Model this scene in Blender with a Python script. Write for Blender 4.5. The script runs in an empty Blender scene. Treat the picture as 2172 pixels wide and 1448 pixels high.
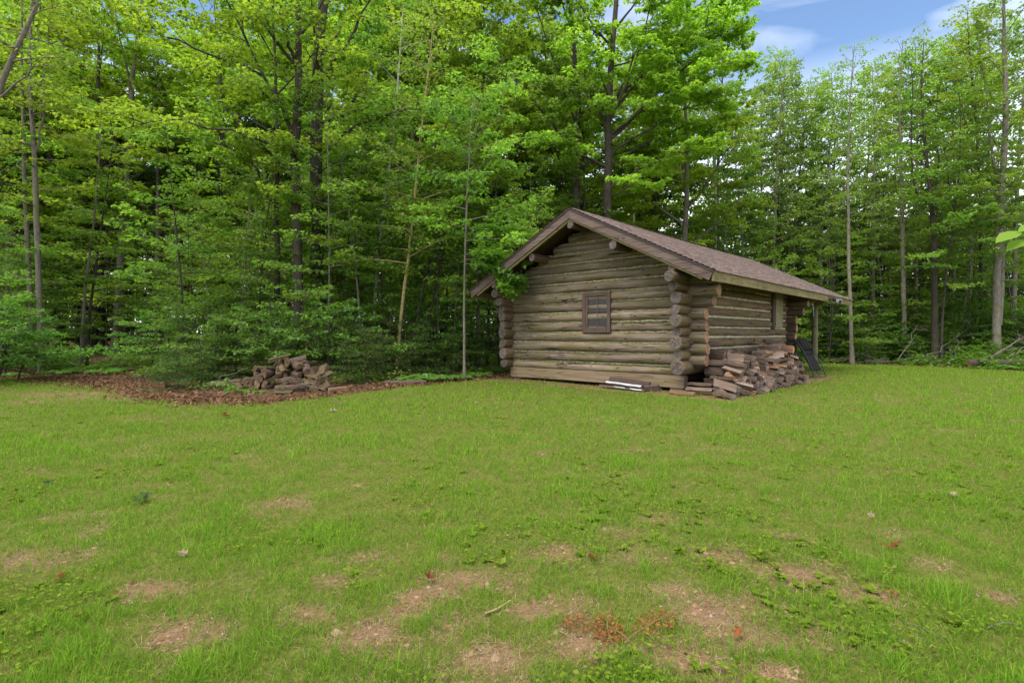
import bpy, math, random
import numpy as np
from mathutils import Matrix, Vector, Quaternion

# ---------------------------------------------------------------- camera, world, sun, exposure
scene = bpy.context.scene
COL = scene.collection
PITCH = 0.0102
FPX = 1140.4
cam_d = bpy.data.cameras.new("camera")
cam = bpy.data.objects.new("camera", cam_d)
COL.objects.link(cam)
cam.location = (0, 0, 1.5)
cam.rotation_euler = (math.pi / 2 - PITCH, 0, 0)
cam_d.sensor_width = 36.0
cam_d.lens = FPX / 2172 * 36
cam_d.clip_end = 2000
cam_d.clip_start = 0.05
scene.camera = cam
scene.view_settings.view_transform = 'Standard'
scene.view_settings.look = 'None'
scene.view_settings.exposure = 1.62
scene.cycles.max_bounces = 7
scene.cycles.diffuse_bounces = 4
scene.cycles.transmission_bounces = 3
scene.cycles.transparent_max_bounces = 4

SUN_EL, SUN_AZ = math.radians(62), math.radians(222)      # azimuth clockwise from +Y: behind the camera and to the left, veiled by thin cloud
world = bpy.data.worlds.new("World")
scene.world = world
world.use_nodes = True
wn = world.node_tree
for n in list(wn.nodes):
    wn.nodes.remove(n)
w_out = wn.nodes.new('ShaderNodeOutputWorld')
w_bg = wn.nodes.new('ShaderNodeBackground')
w_bg.inputs['Strength'].default_value = 0.08
sky = wn.nodes.new('ShaderNodeTexSky')
sky.sky_type = 'NISHITA'
sky.sun_disc = False
sky.sun_elevation = SUN_EL
sky.sun_rotation = SUN_AZ
sky.air_density = 1.0
sky.dust_density = 0.4
sky.ozone_density = 2.2
w_tc = wn.nodes.new('ShaderNodeTexCoord')
w_map = wn.nodes.new('ShaderNodeMapping')
w_map.inputs['Scale'].default_value = (1.6, 2.4, 5.5)
w_map.inputs['Location'].default_value = (0.35, 0.1, 0.4)
w_noise = wn.nodes.new('ShaderNodeTexNoise')
w_noise.inputs['Scale'].default_value = 1.5
w_noise.inputs['Detail'].default_value = 7
w_noise.inputs['Distortion'].default_value = 0.6
w_ramp = wn.nodes.new('ShaderNodeValToRGB')
w_ramp.color_ramp.elements[0].position = 0.50
w_ramp.color_ramp.elements[0].color = (0.0, 0.0, 0.0, 1)
w_ramp.color_ramp.elements[1].position = 0.86
w_ramp.color_ramp.elements[1].color = (0.5, 0.5, 0.5, 1)
w_sep = wn.nodes.new('ShaderNodeSeparateXYZ')
w_low = wn.nodes.new('ShaderNodeMapRange')                 # thin white cloud low over the trees
w_low.inputs['From Min'].default_value = 0.42
w_low.inputs['From Max'].default_value = 0.15
w_low.inputs['To Min'].default_value = 0.0
w_low.inputs['To Max'].default_value = 0.85
w_high = wn.nodes.new('ShaderNodeMapRange')                # cloud veil added overhead and behind, out of view, to soften the light
w_high.inputs['From Min'].default_value = 0.52
w_high.inputs['From Max'].default_value = 0.80
w_high.inputs['To Min'].default_value = 0.0
w_high.inputs['To Max'].default_value = 0.9
w_max2 = wn.nodes.new('ShaderNodeMath')
w_max2.operation = 'MAXIMUM'
w_max = wn.nodes.new('ShaderNodeMath')
w_max.operation = 'MAXIMUM'
w_mix = wn.nodes.new('ShaderNodeMix')
w_mix.data_type = 'RGBA'
w_mix.inputs['B'].default_value = (11.5, 11.5, 11.4, 1)
wn.links.new(w_tc.outputs['Generated'], w_map.inputs['Vector'])
wn.links.new(w_map.outputs['Vector'], w_noise.inputs['Vector'])
wn.links.new(w_noise.outputs['Fac'], w_ramp.inputs['Fac'])
wn.links.new(w_tc.outputs['Generated'], w_sep.inputs[0])
wn.links.new(w_sep.outputs['Z'], w_low.inputs['Value'])
wn.links.new(w_ramp.outputs['Color'], w_max.inputs[0])
wn.links.new(w_low.outputs['Result'], w_max.inputs[1])
wn.links.new(w_sep.outputs['Z'], w_high.inputs['Value'])
wn.links.new(w_max.outputs[0], w_max2.inputs[0])
wn.links.new(w_high.outputs['Result'], w_max2.inputs[1])
wn.links.new(w_max2.outputs[0], w_mix.inputs['Factor'])
w_hs = wn.nodes.new('ShaderNodeHueSaturation')
w_hs.inputs['Saturation'].default_value = 1.03
wn.links.new(sky.outputs['Color'], w_hs.inputs['Color'])
wn.links.new(w_hs.outputs['Color'], w_mix.inputs['A'])
wn.links.new(w_mix.outputs['Result'], w_bg.inputs['Color'])
wn.links.new(w_bg.outputs['Background'], w_out.inputs['Surface'])

sun_d = bpy.data.lights.new("sun", 'SUN')
sun_d.energy = 1.5
sun_d.angle = math.radians(38)
sun_d.color = (1.0, 0.95, 0.86)
sun = bpy.data.objects.new("sun", sun_d)
COL.objects.link(sun)
_sd = Vector((math.sin(SUN_AZ) * math.cos(SUN_EL), math.cos(SUN_AZ) * math.cos(SUN_EL), math.sin(SUN_EL)))
sun.rotation_euler = (-_sd).to_track_quat('-Z', 'Y').to_euler()
sun.location = (-10, -20, 40)

# ---------------------------------------------------------------- helpers
def norm(a):
    a = np.asarray(a, float)
    return a / np.maximum(np.linalg.norm(a, axis=-1, keepdims=True), 1e-9)

def ray(px, py):
    a = (px - 1086) / FPX
    b = -(py - 724) / FPX
    return np.array([a, math.cos(PITCH) + b * math.sin(PITCH), -math.sin(PITCH) + b * math.cos(PITCH)])

def at_y(px, py, Y):
    d = ray(px, py)
    return np.array([0, 0, 1.5]) + d * (Y / d[1])

def on_ground(px, py, z=0.22):
    d = ray(px, py)
    return np.array([0, 0, 1.5]) + d * ((z - 1.5) / d[2])

def _hash(ix, iy, seed):
    h = (ix.astype(np.int64) * 374761393 + iy.astype(np.int64) * 668265263 + seed * 974634521) & 0x7fffffff
    h = ((h ^ (h >> 13)) * 1274126177) & 0x7fffffff
    return ((h ^ (h >> 16)) & 0xffff) / 65535.0

def vnoise(x, y, seed=0):
    x = np.asarray(x, float); y = np.asarray(y, float)
    ix = np.floor(x); iy = np.floor(y)
    fx = x - ix; fy = y - iy
    fx = fx * fx * (3 - 2 * fx); fy = fy * fy * (3 - 2 * fy)
    a = _hash(ix, iy, seed); b = _hash(ix + 1, iy, seed); c = _hash(ix, iy + 1, seed); d = _hash(ix + 1, iy + 1, seed)
    return (a * (1 - fx) + b * fx) * (1 - fy) + (c * (1 - fx) + d * fx) * fy

def fbm(x, y, seed=0, oct=3):
    s = 0; a = 0.5; t = 0
    for k in range(oct):
        s = s + a * vnoise(x * 2 ** k, y * 2 ** k, seed + k * 17); t += a; a *= 0.5
    return s / t

def sstep(a, b, x):
    t = np.clip((np.asarray(x, float) - a) / (b - a), 0, 1)
    return t * t * (3 - 2 * t)

class MB:
    """collects vertices and faces; build() links them as ONE mesh object"""
    def __init__(self):
        self.V = []; self.F = []; self.M = []; self.R = []; self.n = 0; self.smooth = []
    def add(self, verts, faces, mat=0, rnd=0.5, smooth=False):
        verts = np.asarray(verts, float).reshape(-1, 3)
        faces = np.asarray(faces, int)
        self.V.append(verts); self.F.append(faces + self.n); self.n += len(verts)
        m = len(faces)
        self.M.append(np.broadcast_to(np.asarray(mat, int), (m,)))
        self.R.append(np.broadcast_to(np.asarray(rnd, float), (m,)))
        self.smooth.append(np.full(m, smooth))
    def mesh(self, name, mats):
        me = bpy.data.meshes.new(name)
        if self.n:
            V = np.concatenate(self.V)
            me.vertices.add(len(V)); me.vertices.foreach_set('co', V.ravel().astype(np.float32))
            sizes = np.concatenate([np.full(len(f), f.shape[1], np.int32) for f in self.F])
            idx = np.concatenate([f.ravel() for f in self.F]).astype(np.int32)
            me.loops.add(len(idx)); me.loops.foreach_set('vertex_index', idx)
            me.polygons.add(len(sizes))
            me.polygons.foreach_set('loop_start', (np.cumsum(sizes) - sizes).astype(np.int32))
            me.polygons.foreach_set('material_index', np.concatenate(self.M).astype(np.int32))
            me.polygons.foreach_set('use_smooth', np.concatenate(self.smooth))
            at = me.attributes.new('rnd', 'FLOAT', 'FACE')
            at.data.foreach_set('value', np.concatenate(self.R).astype(np.float32))
            me.update(calc_edges=True)
        for m in (mats if isinstance(mats, (list, tuple)) else [mats]):
            me.materials.append(m)
        return me
    def build(self, name, mats, parent=None):
        return link(name, self.mesh(name, mats), parent)
    def box(self, lo, hi, mat=0, rnd=0.5, rot=None, org=(0, 0, 0)):
        x0, y0, z0 = lo; x1, y1, z1 = hi
        v = np.array([(x0, y0, z0), (x1, y0, z0), (x1, y1, z0), (x0, y1, z0), (x0, y0, z1), (x1, y0, z1), (x1, y1, z1), (x0, y1, z1)], float)
        if rot is not None:
            v = v @ np.array(rot).T
        v = v + np.array(org)
        self.add(v, [(0, 3, 2, 1), (4, 5, 6, 7), (0, 1, 5, 4), (1, 2, 6, 5), (2, 3, 7, 6), (3, 0, 4, 7)], mat, rnd)
    def tube(self, P, R, n=6, mat=0, rnd=0.5, cap=True, smooth=True, rough=0.0, rs=None, capmat=None):
        P = np.asarray(P, float); R = np.asarray(R, float)
        if R.ndim == 0: R = np.full(len(P), float(R))
        T = np.gradient(P, axis=0); T = norm(T)
        mt = norm(P[-1] - P[0])
        ref = np.array([0, 0, 1.0]) if abs(mt[2]) < 0.8 else np.array([1.0, 0, 0])
        S = norm(np.cross(T, ref)); U = np.cross(S, T)
        a = np.arange(n) * 2 * np.pi / n
        rr = R[:, None] * np.ones((1, n))
        if rough and rs is not None:
            rr = rr * (1 + rough * rs.uniform(-1, 1, rr.shape))
        ring = P[:, None] + rr[..., None] * (np.cos(a)[None, :, None] * S[:, None] + np.sin(a)[None, :, None] * U[:, None])
        k = len(P)
        i = np.arange(k - 1)[:, None] * n; j = np.arange(n)[None]; j2 = (j + 1) % n
        q = np.stack([i + j, i + j2, i + n + j2, i + n + j], -1).reshape(-1, 4)
        self.add(ring.reshape(-1, 3), q, mat, rnd, smooth)
        if cap:
            cm = mat if capmat is None else capmat
            for e, c in ((0, P[0]), (k - 1, P[-1])):
                vv = np.vstack([ring[e], c[None]])
                f = np.stack([np.arange(n), (np.arange(n) + 1) % n, np.full(n, n)], 1)
                if e: f = f[:, ::-1]
                self.add(vv, f[:, ::-1] if False else f, cm, rnd, False)

def link(name, data, parent=None):
    o = bpy.data.objects.new(name, data)
    COL.objects.link(o)
    if parent is not None: o.parent = parent
    return o

def tag(o, label=None, cat=None, group=None, kind=None):
    if label: o['label'] = label
    if cat: o['category'] = cat
    if group: o['group'] = group
    if kind: o['kind'] = kind
    return o

def thing(name, label, cat, loc=(0, 0, 0), rotz=0.0, group=None):
    o = link(name, None)
    o.location = Vector([float(c) for c in loc]); o.rotation_euler = (0, 0, rotz)
    o.empty_display_size = 0.2
    return tag(o, label, cat, group)

def dup(root, loc, rotz=0.0, scale=1.0, label=None, group=None, tilt=(0, 0)):
    r = root.copy(); COL.objects.link(r)
    r.location = Vector([float(c) for c in loc]); r.rotation_euler = (tilt[0], tilt[1], rotz)
    r.scale = (scale, scale, scale) if np.isscalar(scale) else scale
    if label: r['label'] = label
    if group: r['group'] = group
    for ch in list(root.children):
        c = ch.copy(); COL.objects.link(c); c.parent = r
        for g in list(ch.children):
            d = g.copy(); COL.objects.link(d); d.parent = c
    return r

ORD = ['', 'first', 'second', 'third', 'fourth', 'fifth', 'sixth', 'seventh', 'eighth', 'ninth', 'tenth', 'eleventh', 'twelfth', 'thirteenth',
       'fourteenth', 'fifteenth', 'sixteenth', 'seventeenth', 'eighteenth', 'nineteenth', 'twentieth', 'twenty first', 'twenty second',
       'twenty third', 'twenty fourth', 'twenty fifth', 'twenty sixth', 'twenty seventh', 'twenty eighth', 'twenty ninth', 'thirtieth']

# ---------------------------------------------------------------- materials
class NT:
    def __init__(self, name):
        self.m = bpy.data.materials.new(name); self.m.use_nodes = True
        self.t = self.m.node_tree
        for n in list(self.t.nodes): self.t.nodes.remove(n)
        self.out = self.t.nodes.new('ShaderNodeOutputMaterial')
    def n(self, typ, **kw):
        nd = self.t.nodes.new('ShaderNode' + typ)
        for k, v in kw.items():
            if k in ('operation', 'data_type', 'blend_type', 'feature', 'attribute_name', 'wave_type', 'bands_direction', 'noise_dimensions', 'distance'):
                setattr(nd, k, v)
            else:
                self.set(nd, k.replace('_', ' '), v)
        return nd
    def set(self, nd, k, v):
        s = nd.inputs[int(k[1:])] if k[0] == 'i' and k[1:].isdigit() else nd.inputs[k]
        if hasattr(v, 'is_linked') or isinstance(v, bpy.types.NodeSocket):
            self.t.links.new(v, s)
        else:
            if s.type == 'RGBA' and len(v) == 3: v = (*v, 1)
            s.default_value = v
    def mix(self, f, a, b, blend='MIX'):
        nd = self.n('Mix', data_type='RGBA', blend_type=blend)
        self.set(nd, 'Factor', f); self.set(nd, 'A', a); self.set(nd, 'B', b)
        return nd.outputs['Result']
    def math(self, op, a, b=0.0):
        nd = self.n('Math', operation=op, i0=a, i1=b); return nd.outputs[0]
    def mr(self, v, a, b, c=0.0, d=1.0):
        nd = self.n('MapRange', Value=v, From_Min=a, From_Max=b, To_Min=c, To_Max=d); return nd.outputs['Result']
    def noise(self, vec, scale, detail=3, rough=0.5, dist=0.0):
        nd = self.n('TexNoise', Vector=vec, Scale=scale, Detail=detail, Roughness=rough, Distortion=dist); return nd.outputs['Fac']
    def objvec(self, scale=(1, 1, 1), rndoff=True):
        tc = self.n('TexCoord'); v = tc.outputs['Object']
        if rndoff:
            oi = self.n('ObjectInfo')
            ad = self.n('VectorMath', operation='ADD', i0=v)
            mm = self.n('VectorMath', operation='SCALE', i0=(17.3, 9.1, 23.7)); self.set(mm, 'Scale', oi.outputs['Random'])
            self.t.links.new(mm.outputs[0], ad.inputs[1]); v = ad.outputs[0]
        mp = self.n('Mapping', Vector=v, Scale=scale)
        return mp.outputs[0]
    def orand(self):
        return self.n('ObjectInfo').outputs['Random']
    def attr(self, name):
        return self.n('Attribute', attribute_name=name).outputs['Fac']
    def bump(self, h, strength=0.4, dist=0.02):
        return self.n('Bump', Height=h, Strength=strength, Distance=dist).outputs[0]
    def princ(self, col, rough=0.8, normal=None, spec=0.3, **kw):
        p = self.n('BsdfPrincipled', Base_Color=col, Roughness=rough)
        p.inputs['Specular IOR Level'].default_value = spec
        if normal is not None: self.set(p, 'Normal', normal)
        self.t.links.new(p.outputs[0], self.out.inputs['Surface'])
        return self.m

def mat_leaf(name, c_dark, c_mid, c_light, trans=0.45, gloss=0.025):
    t = NT(name)
    r = t.attr('rnd'); o = t.orand()
    c = t.mix(t.mr(r, 0.0, 0.6), c_dark, c_mid)
    c = t.mix(t.mr(r, 0.55, 1.0), c, c_light)
    hv = t.n('HueSaturation', Color=c, Hue=t.mr(o, 0, 1, 0.485, 0.515), Saturation=1.0, Value=t.mr(o, 0, 1, 0.82, 1.18)).outputs[0]
    d = t.n('BsdfDiffuse', Color=hv)
    tr_c = t.mix(0.55, hv, (0.70, 0.83, 0.115), 'MULTIPLY')
    tr_c = t.n('HueSaturation', Color=tr_c, Value=1.9, Saturation=0.98).outputs[0]
    tr = t.n('BsdfTranslucent', Color=tr_c)
    m1 = t.n('MixShader', Fac=trans); t.t.links.new(d.outputs[0], m1.inputs[1]); t.t.links.new(tr.outputs[0], m1.inputs[2])
    g = t.n('BsdfGlossy', Color=(0.8, 0.9, 0.8), Roughness=0.5)
    m2 = t.n('MixShader', Fac=gloss); t.t.links.new(m1.outputs[0], m2.inputs[1]); t.t.links.new(g.outputs[0], m2.inputs[2])
    t.t.links.new(m2.outputs[0], t.out.inputs['Surface'])
    return t.m

def mat_bark(name, dark, light, moss=None, sc=1.0, bump=0.6, band=None):
    t = NT(name)
    v = t.objvec((14 * sc, 14 * sc, 2.2 * sc))
    n1 = t.noise(v, 2.0, 5, 0.65); n2 = t.noise(t.objvec((1, 1, 1)), 1.7, 3)
    c = t.mix(t.mr(n1, 0.32, 0.68), dark, light)
    if moss: c = t.mix(t.mr(n2, 0.5, 0.68, 0, 0.7), c, moss)
    if band:
        vb = t.objvec((3, 3, 22)); nb = t.noise(vb, 1.3, 4, 0.6)
        c = t.mix(t.mr(nb, 0.60, 0.66), c, band)
    return t.princ(c, 0.92, t.bump(n1, bump, 0.03), 0.15)

def mat_wood(name, a, b, stain, stain_amt=0.6, crack=0.55, hue_var=0.25, spec=0.2, axis=0, rough=0.85):
    """weathered wood, grain along the object's local X (axis 0) or Y (axis 1) or Z"""
    t = NT(name)
    s = [11.0, 11.0, 11.0]; s[axis] = 0.7
    v = t.objvec(tuple(s))
    n1 = t.noise(v, 1.6, 6, 0.65, 0.25)
    n2 = t.noise(t.objvec((1.2, 3, 3)), 1.4, 3)
    n3 = t.noise(t.objvec((0.8, 2, 2)), 2.3, 4)
    c = t.mix(t.mr(n1, 0.34, 0.66), a, b)
    c = t.mix(t.mr(n3, 0.42, 0.66, 0, stain_amt), c, stain)
    c = t.n('HueSaturation', Color=c, Value=t.mr(t.orand(), 0, 1, 1 - hue_var, 1 + hue_var)).outputs[0]
    cv = [7.0, 7.0, 7.0]; cv[axis] = 0.35
    nc = t.noise(t.objvec(tuple(cv)), 1.1, 2, 0.5, 0.6)
    ck = t.math('ABSOLUTE', t.math('SUBTRACT', nc, 0.5))
    line = t.mr(ck, 0.004, 0.016, 1, 0)
    line = t.math('MULTIPLY', line, t.mr(n2, 0.44, 0.52))
    c = t.mix(t.math('MULTIPLY', line, crack + 0.3), c, (0.02, 0.014, 0.01))
    vo = t.n('TexVoronoi', Vector=t.objvec((2.1, 5, 5)), Scale=1.0)
    kn = t.mr(vo.outputs['Distance'], 0.07, 0.13, 1, 0)
    c = t.mix(t.math('MULTIPLY', kn, 0.85), c, (0.03, 0.02, 0.014))
    h = t.math('SUBTRACT', n1, t.math('MULTIPLY', line, 1.2))
    return t.princ(c, rough, t.bump(h, 0.55, 0.012), spec)

def mat_end(name, a, b, dark):
    """end grain: rings and radial cracks round the local X axis"""
    t = NT(name)
    tc = t.n('TexCoord'); sp = t.n('SeparateXYZ', i0=tc.outputs['Object'])
    y, z = sp.outputs['Y'], sp.outputs['Z']
    r = t.math('SQRT', t.math('ADD', t.math('MULTIPLY', y, y), t.math('MULTIPLY', z, z)))
    wob = t.noise(t.objvec((6, 6, 6)), 2.0, 3)
    rings = t.math('SINE', t.math('ADD', t.math('MULTIPLY', r, 420.0), t.math('MULTIPLY', wob, 9.0)))
    ang = t.n('Math', operation='ARCTAN2', i0=y, i1=z).outputs[0]
    cv = t.n('CombineXYZ', i0=t.math('MULTIPLY', ang, 2.2), i1=t.math('MULTIPLY', r, 1.5), i2=t.math('MULTIPLY', t.orand(), 50.0)).outputs[0]
    nk = t.noise(cv, 1.3, 2)
    ck = t.mr(t.math('ABSOLUTE', t.math('SUBTRACT', nk, 0.5)), 0.004, 0.012, 1, 0)
    n1 = t.noise(t.objvec((5, 5, 5)), 2.5, 4)
    c = t.mix(t.mr(n1, 0.35, 0.65), a, b)
    c = t.mix(t.mr(rings, 0.2, 1.0, 0, 0.25), c, dark)
    ck = t.math('MULTIPLY', ck, t.mr(r, 0.0, 0.03))
    c = t.mix(t.math('MULTIPLY', ck, 0.7), c, (0.04, 0.03, 0.02))
    c = t.n('HueSaturation', Color=c, Value=t.mr(t.orand(), 0, 1, 0.7, 1.2)).outputs[0]
    return t.princ(c, 0.9, t.bump(rings, 0.15, 0.004), 0.1)

def mat_plain(name, col, rough=0.7, var=0.15, spec=0.3, sc=8.0):
    t = NT(name)
    n1 = t.noise(t.objvec((1, 1, 1)), sc, 4, 0.6)
    c = t.mix(t.mr(n1, 0.3, 0.7), tuple(x * (1 - var) for x in col), tuple(min(1, x * (1 + var)) for x in col))
    return t.princ(c, rough, t.bump(n1, 0.15, 0.005), spec)

def mat_rnd(name, cols, rough=0.85, trans=0.0, var=0.25):
    """colour picked per face by the mesh's rnd attribute"""
    t = NT(name)
    cr = t.n('ValToRGB', Fac=t.attr('rnd'))
    el = cr.color_ramp.elements
    while len(el) < len(cols): el.new(0.5)
    for i, c in enumerate(cols):
        el[i].position = i / (len(cols) - 1); el[i].color = (*c, 1)
    c = cr.outputs['Color']
    if trans:
        d = t.n('BsdfDiffuse', Color=c)
        tr = t.n('BsdfTranslucent', Color=t.n('HueSaturation', Color=c, Value=1.5).outputs[0])
        m1 = t.n('MixShader', Fac=trans); t.t.links.new(d.outputs[0], m1.inputs[1]); t.t.links.new(tr.outputs[0], m1.inputs[2])
        t.t.links.new(m1.outputs[0], t.out.inputs['Surface'])
        return t.m
    return t.princ(c, rough, None, 0.15)

M = {}
M['maple'] = mat_leaf('maple_leaf', (0.070, 0.13, 0.016), (0.138, 0.232, 0.022), (0.23, 0.335, 0.034), 0.54)
M['maple_yellow'] = mat_leaf('maple_leaf_yellow', (0.125, 0.195, 0.015), (0.21, 0.305, 0.020), (0.30, 0.40, 0.034), 0.58)
M['aspen'] = mat_leaf('aspen_leaf', (0.10, 0.17, 0.025), (0.175, 0.27, 0.037), (0.26, 0.365, 0.052), 0.54, 0.03)
M['fir'] = mat_leaf('fir_needle', (0.032, 0.060, 0.011), (0.060, 0.105, 0.014), (0.095, 0.15, 0.02), 0.3, 0.02)
M['under'] = mat_leaf('understory_leaf', (0.06, 0.125, 0.014), (0.11, 0.205, 0.02), (0.165, 0.285, 0.03), 0.48)
M['fern'] = mat_leaf('fern_leaf', (0.06, 0.14, 0.016), (0.10, 0.205, 0.022), (0.15, 0.275, 0.032), 0.45)
M['near_leaf'] = mat_leaf('near_leaf', (0.11, 0.21, 0.015), (0.16, 0.27, 0.016), (0.22, 0.33, 0.025), 0.5)
M['bark'] = mat_bark('bark_dark', (0.028, 0.022, 0.018), (0.085, 0.068, 0.055), (0.06, 0.07, 0.03))
M['bark_grey'] = mat_bark('bark_grey', (0.09, 0.075, 0.06), (0.22, 0.19, 0.155), (0.12, 0.13, 0.06), 1.4, 0.3)
M['bark_pale'] = mat_bark('bark_pale', (0.30, 0.27, 0.22), (0.52, 0.48, 0.42), None, 1.0, 0.15, (0.07, 0.06, 0.05))
M['bark_aspen'] = mat_bark('bark_aspen', (0.11, 0.095, 0.07), (0.27, 0.24, 0.185), (0.13, 0.13, 0.06), 1.2, 0.25, (0.07, 0.06, 0.045))
M['bark_yellow'] = mat_bark('bark_yellow', (0.20, 0.15, 0.06), (0.34, 0.27, 0.12), (0.16, 0.17, 0.06), 1.4, 0.2, (0.10, 0.08, 0.04))
M['dead_twig'] = mat_bark('dead_twig', (0.085, 0.07, 0.055), (0.20, 0.17, 0.14), None, 1.5, 0.3)

# ---------------------------------------------------------------- ground shape
EDGE = np.array([(-60, 22), (-25, 18.5), (-15.9, 16.6), (-11.5, 14.3), (-9.0, 12.4), (-7.4, 11.1), (-5.8, 10.35), (-4.8, 10.6), (-4.36, 11.2), (-3.8, 11.9),
                 (-2.8, 13.4), (-1.2, 15.6), (0, 16.7), (3, 20), (8, 24.5), (14.5, 25.2), (16.6, 24.2), (18.0, 21.5), (19.5, 18.5), (25, 17), (60, 15)])
def edge_y(x):
    x = np.asarray(x, float)
    return np.interp(x, EDGE[:, 0], EDGE[:, 1]) + 0.9 * (fbm(x * 1.9, x * 0 + 3.1, 5, 4) - 0.5)

def ground_z(x, y):
    x = np.asarray(x, float); y = np.asarray(y, float)
    z = 0.018 * np.clip(y, -20, 12.2)
    past = np.clip(y - edge_y(x), 0, 60)
    z = z + past * (0.028 * sstep(6, -3, x) + 0.012 * sstep(-3, 6, x))
    z = z + 0.05 * (fbm(x * 0.35, y * 0.35, 11) - 0.5) * sstep(0.5, 3, y)
    z = z + 0.30 * (fbm(x * 0.22, y * 0.22, 13) - 0.5) * sstep(1.5, 8, past)
    return z

# cabin frame: local x along the front gable (to the right), local y along the ridge (away), z up
PHI = 0.7541
CO = np.array([2.0344, 14.2225, 0.0])
CU = np.array([math.sin(PHI), math.cos(PHI), 0]); CV = np.array([math.cos(PHI), -math.sin(PHI), 0])
def cab(x, y, z): return CO + CV * x + CU * y + np.array([0, 0, z])
def cab_xy(X, Y):
    dx = np.asarray(X) - CO[0]; dy = np.asarray(Y) - CO[1]
    return dx * CV[0] + dy * CV[1], dx * CU[0] + dy * CU[1]

SOIL_AND_SHADE = [(935, 1250, .16), (870, 1262, .2), (650, 1300, .22), (1300, 1130, .25), (1420, 1108, .35), (1690, 1218, .38), (1840, 1262, .25), (1500, 1300, .3), (60, 1185, .5),
        (960, 1182, .16), (1590, 1345, .25), (1450, 1390, .3), (1240, 1350, .25), (780, 1340, .3), (1050, 1390, .3), (600, 1075, .4), (860, 1290, .2), (1560, 1180, .4),
        (980, 1225, .3), (1180, 1170, .35), (1880, 848, .5), (1350, 1180, .35), (400, 1330, .3), (330, 1250, .3), (1960, 1200, .2), (2130, 1270, .14), (210, 836, .9), (330, 848, .5), (60, 852, .7), (120, 840, .8), (1740, 1200, .2), (1420, 1250, .2), (1120, 1290, .2), (700, 1230, .2), (1640, 1420, .2)]  # far-left spots: dirt track plus lawn-corner shade, both put in as bare ground
def bareness(x, y):
    x = np.asarray(x, float); y = np.asarray(y, float)
    b = np.zeros_like(x)
    for px, py, r in SOIL_AND_SHADE:
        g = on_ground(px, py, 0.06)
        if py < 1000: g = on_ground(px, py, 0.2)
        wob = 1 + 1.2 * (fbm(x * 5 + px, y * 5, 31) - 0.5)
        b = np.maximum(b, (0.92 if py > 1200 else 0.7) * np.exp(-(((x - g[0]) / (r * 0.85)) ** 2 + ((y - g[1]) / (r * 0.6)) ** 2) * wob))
    zone = np.exp(-(((x - 0.55) / 1.7) ** 2 + ((y - 2.7) / 1.15) ** 2))
    b = np.maximum(b, 0.72 * zone * sstep(0.40, 0.72, fbm(x * 3.1, y * 3.1, 41)))
    b = np.maximum(b, 0.5 * sstep(0.60, 0.80, fbm(x * 2.6 + 7, y * 2.6, 47)))
    # worn strips beside the cabin and the woodpiles, the leaf-strewn track on the left
    cx, cy = cab_xy(x, y)
    near = np.minimum(np.maximum(np.abs(cx) - 4.0, 0) ** 2 + np.maximum(np.maximum(-0.9 - cy, cy - 8), 0) ** 2, 9)
    b = np.maximum(b, 0.75 * np.exp(-near / 0.06) * (0.35 + fbm(x * 4, y * 4, 53)))
    b = np.maximum(b, 0.5 * np.exp(-(((x - 6.5) / 2.6) ** 2 + ((y - 11.0) / 1.2) ** 2)) * sstep(0.4, 0.65, fbm(x * 2.2, y * 2.2, 59)))
    d = edge_y(x) - y
    b = np.maximum(b, np.exp(-np.clip(d, 0, 9) / 0.30) * 0.55)
    b = np.maximum(b, 0.8 * np.exp(-(((x + 9.0) / 2.4) ** 2 + ((y - 11.6) / 1.3) ** 2)) * sstep(0.3, 0.6, fbm(x * 1.7, y * 1.7, 61) + 0.15))
    return np.clip(b, 0, 1)

xs = np.unique(np.concatenate([np.arange(-18, 18.01, 0.13), np.linspace(-60, -18, 50), np.linspace(18, 60, 50), [-400, -250, -150, -100, 100, 150, 250, 400]]))
ys = np.unique(np.concatenate([np.arange(1.0, 17, 0.11), np.linspace(17, 62, 90), [-200, -60, -20, -8, -3, 0], [80, 110, 160, 250, 400]]))
GX, GY = np.meshgrid(xs, ys)
GZ = ground_z(GX, GY)
gm = MB()
nx, ny = len(xs), len(ys)
ii = np.arange(ny - 1)[:, None] * nx + np.arange(nx - 1)[None]
gm.add(np.stack([GX, GY, GZ], -1).reshape(-1, 3), np.stack([ii, ii + 1, ii + nx + 1, ii + nx], -1).reshape(-1, 4), 0, 0.5, True)
t = NT('ground_soil')
geo = t.n('NewGeometry'); pos = geo.outputs['Position']
bare = t.attr('bare'); wood = t.attr('wood')
nf = t.noise(pos, 22.0, 5, 0.7); nm = t.noise(pos, 5.0, 4, 0.6)
thatch = t.mix(t.mr(nf, 0.35, 0.65), (0.06, 0.075, 0.012), (0.13, 0.13, 0.03))
soil = t.mix(t.mr(nf, 0.3, 0.7), (0.12, 0.070, 0.036), (0.235, 0.142, 0.078))
soil = t.mix(t.mr(nm, 0.42, 0.62, 0, 0.75), soil, (0.145, 0.10, 0.055))
duff = t.mix(t.mr(nf, 0.3, 0.7), (0.04, 0.024, 0.014), (0.125, 0.07, 0.04))
duff = t.mix(t.mr(nm, 0.5, 0.65, 0, 0.7), duff, (0.045, 0.05, 0.018))
c = t.mix(t.mr(t.math('ADD', bare, t.math('MULTIPLY', t.math('SUBTRACT', nm, 0.5), 0.5)), 0.35, 0.8), thatch, soil)
c = t.mix(wood, c, duff)
M['ground'] = t.princ(c, 0.95, t.bump(nf, 0.7, 0.03), 0.1)
ground = gm.build('ground', M['ground'])
tag(ground, kind='structure')
woodmask = sstep(-0.5, 0.6, GY - edge_y(GX) + 1.2 * (fbm(GX * 2.1, GY * 2.1, 107) - 0.5))
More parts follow.
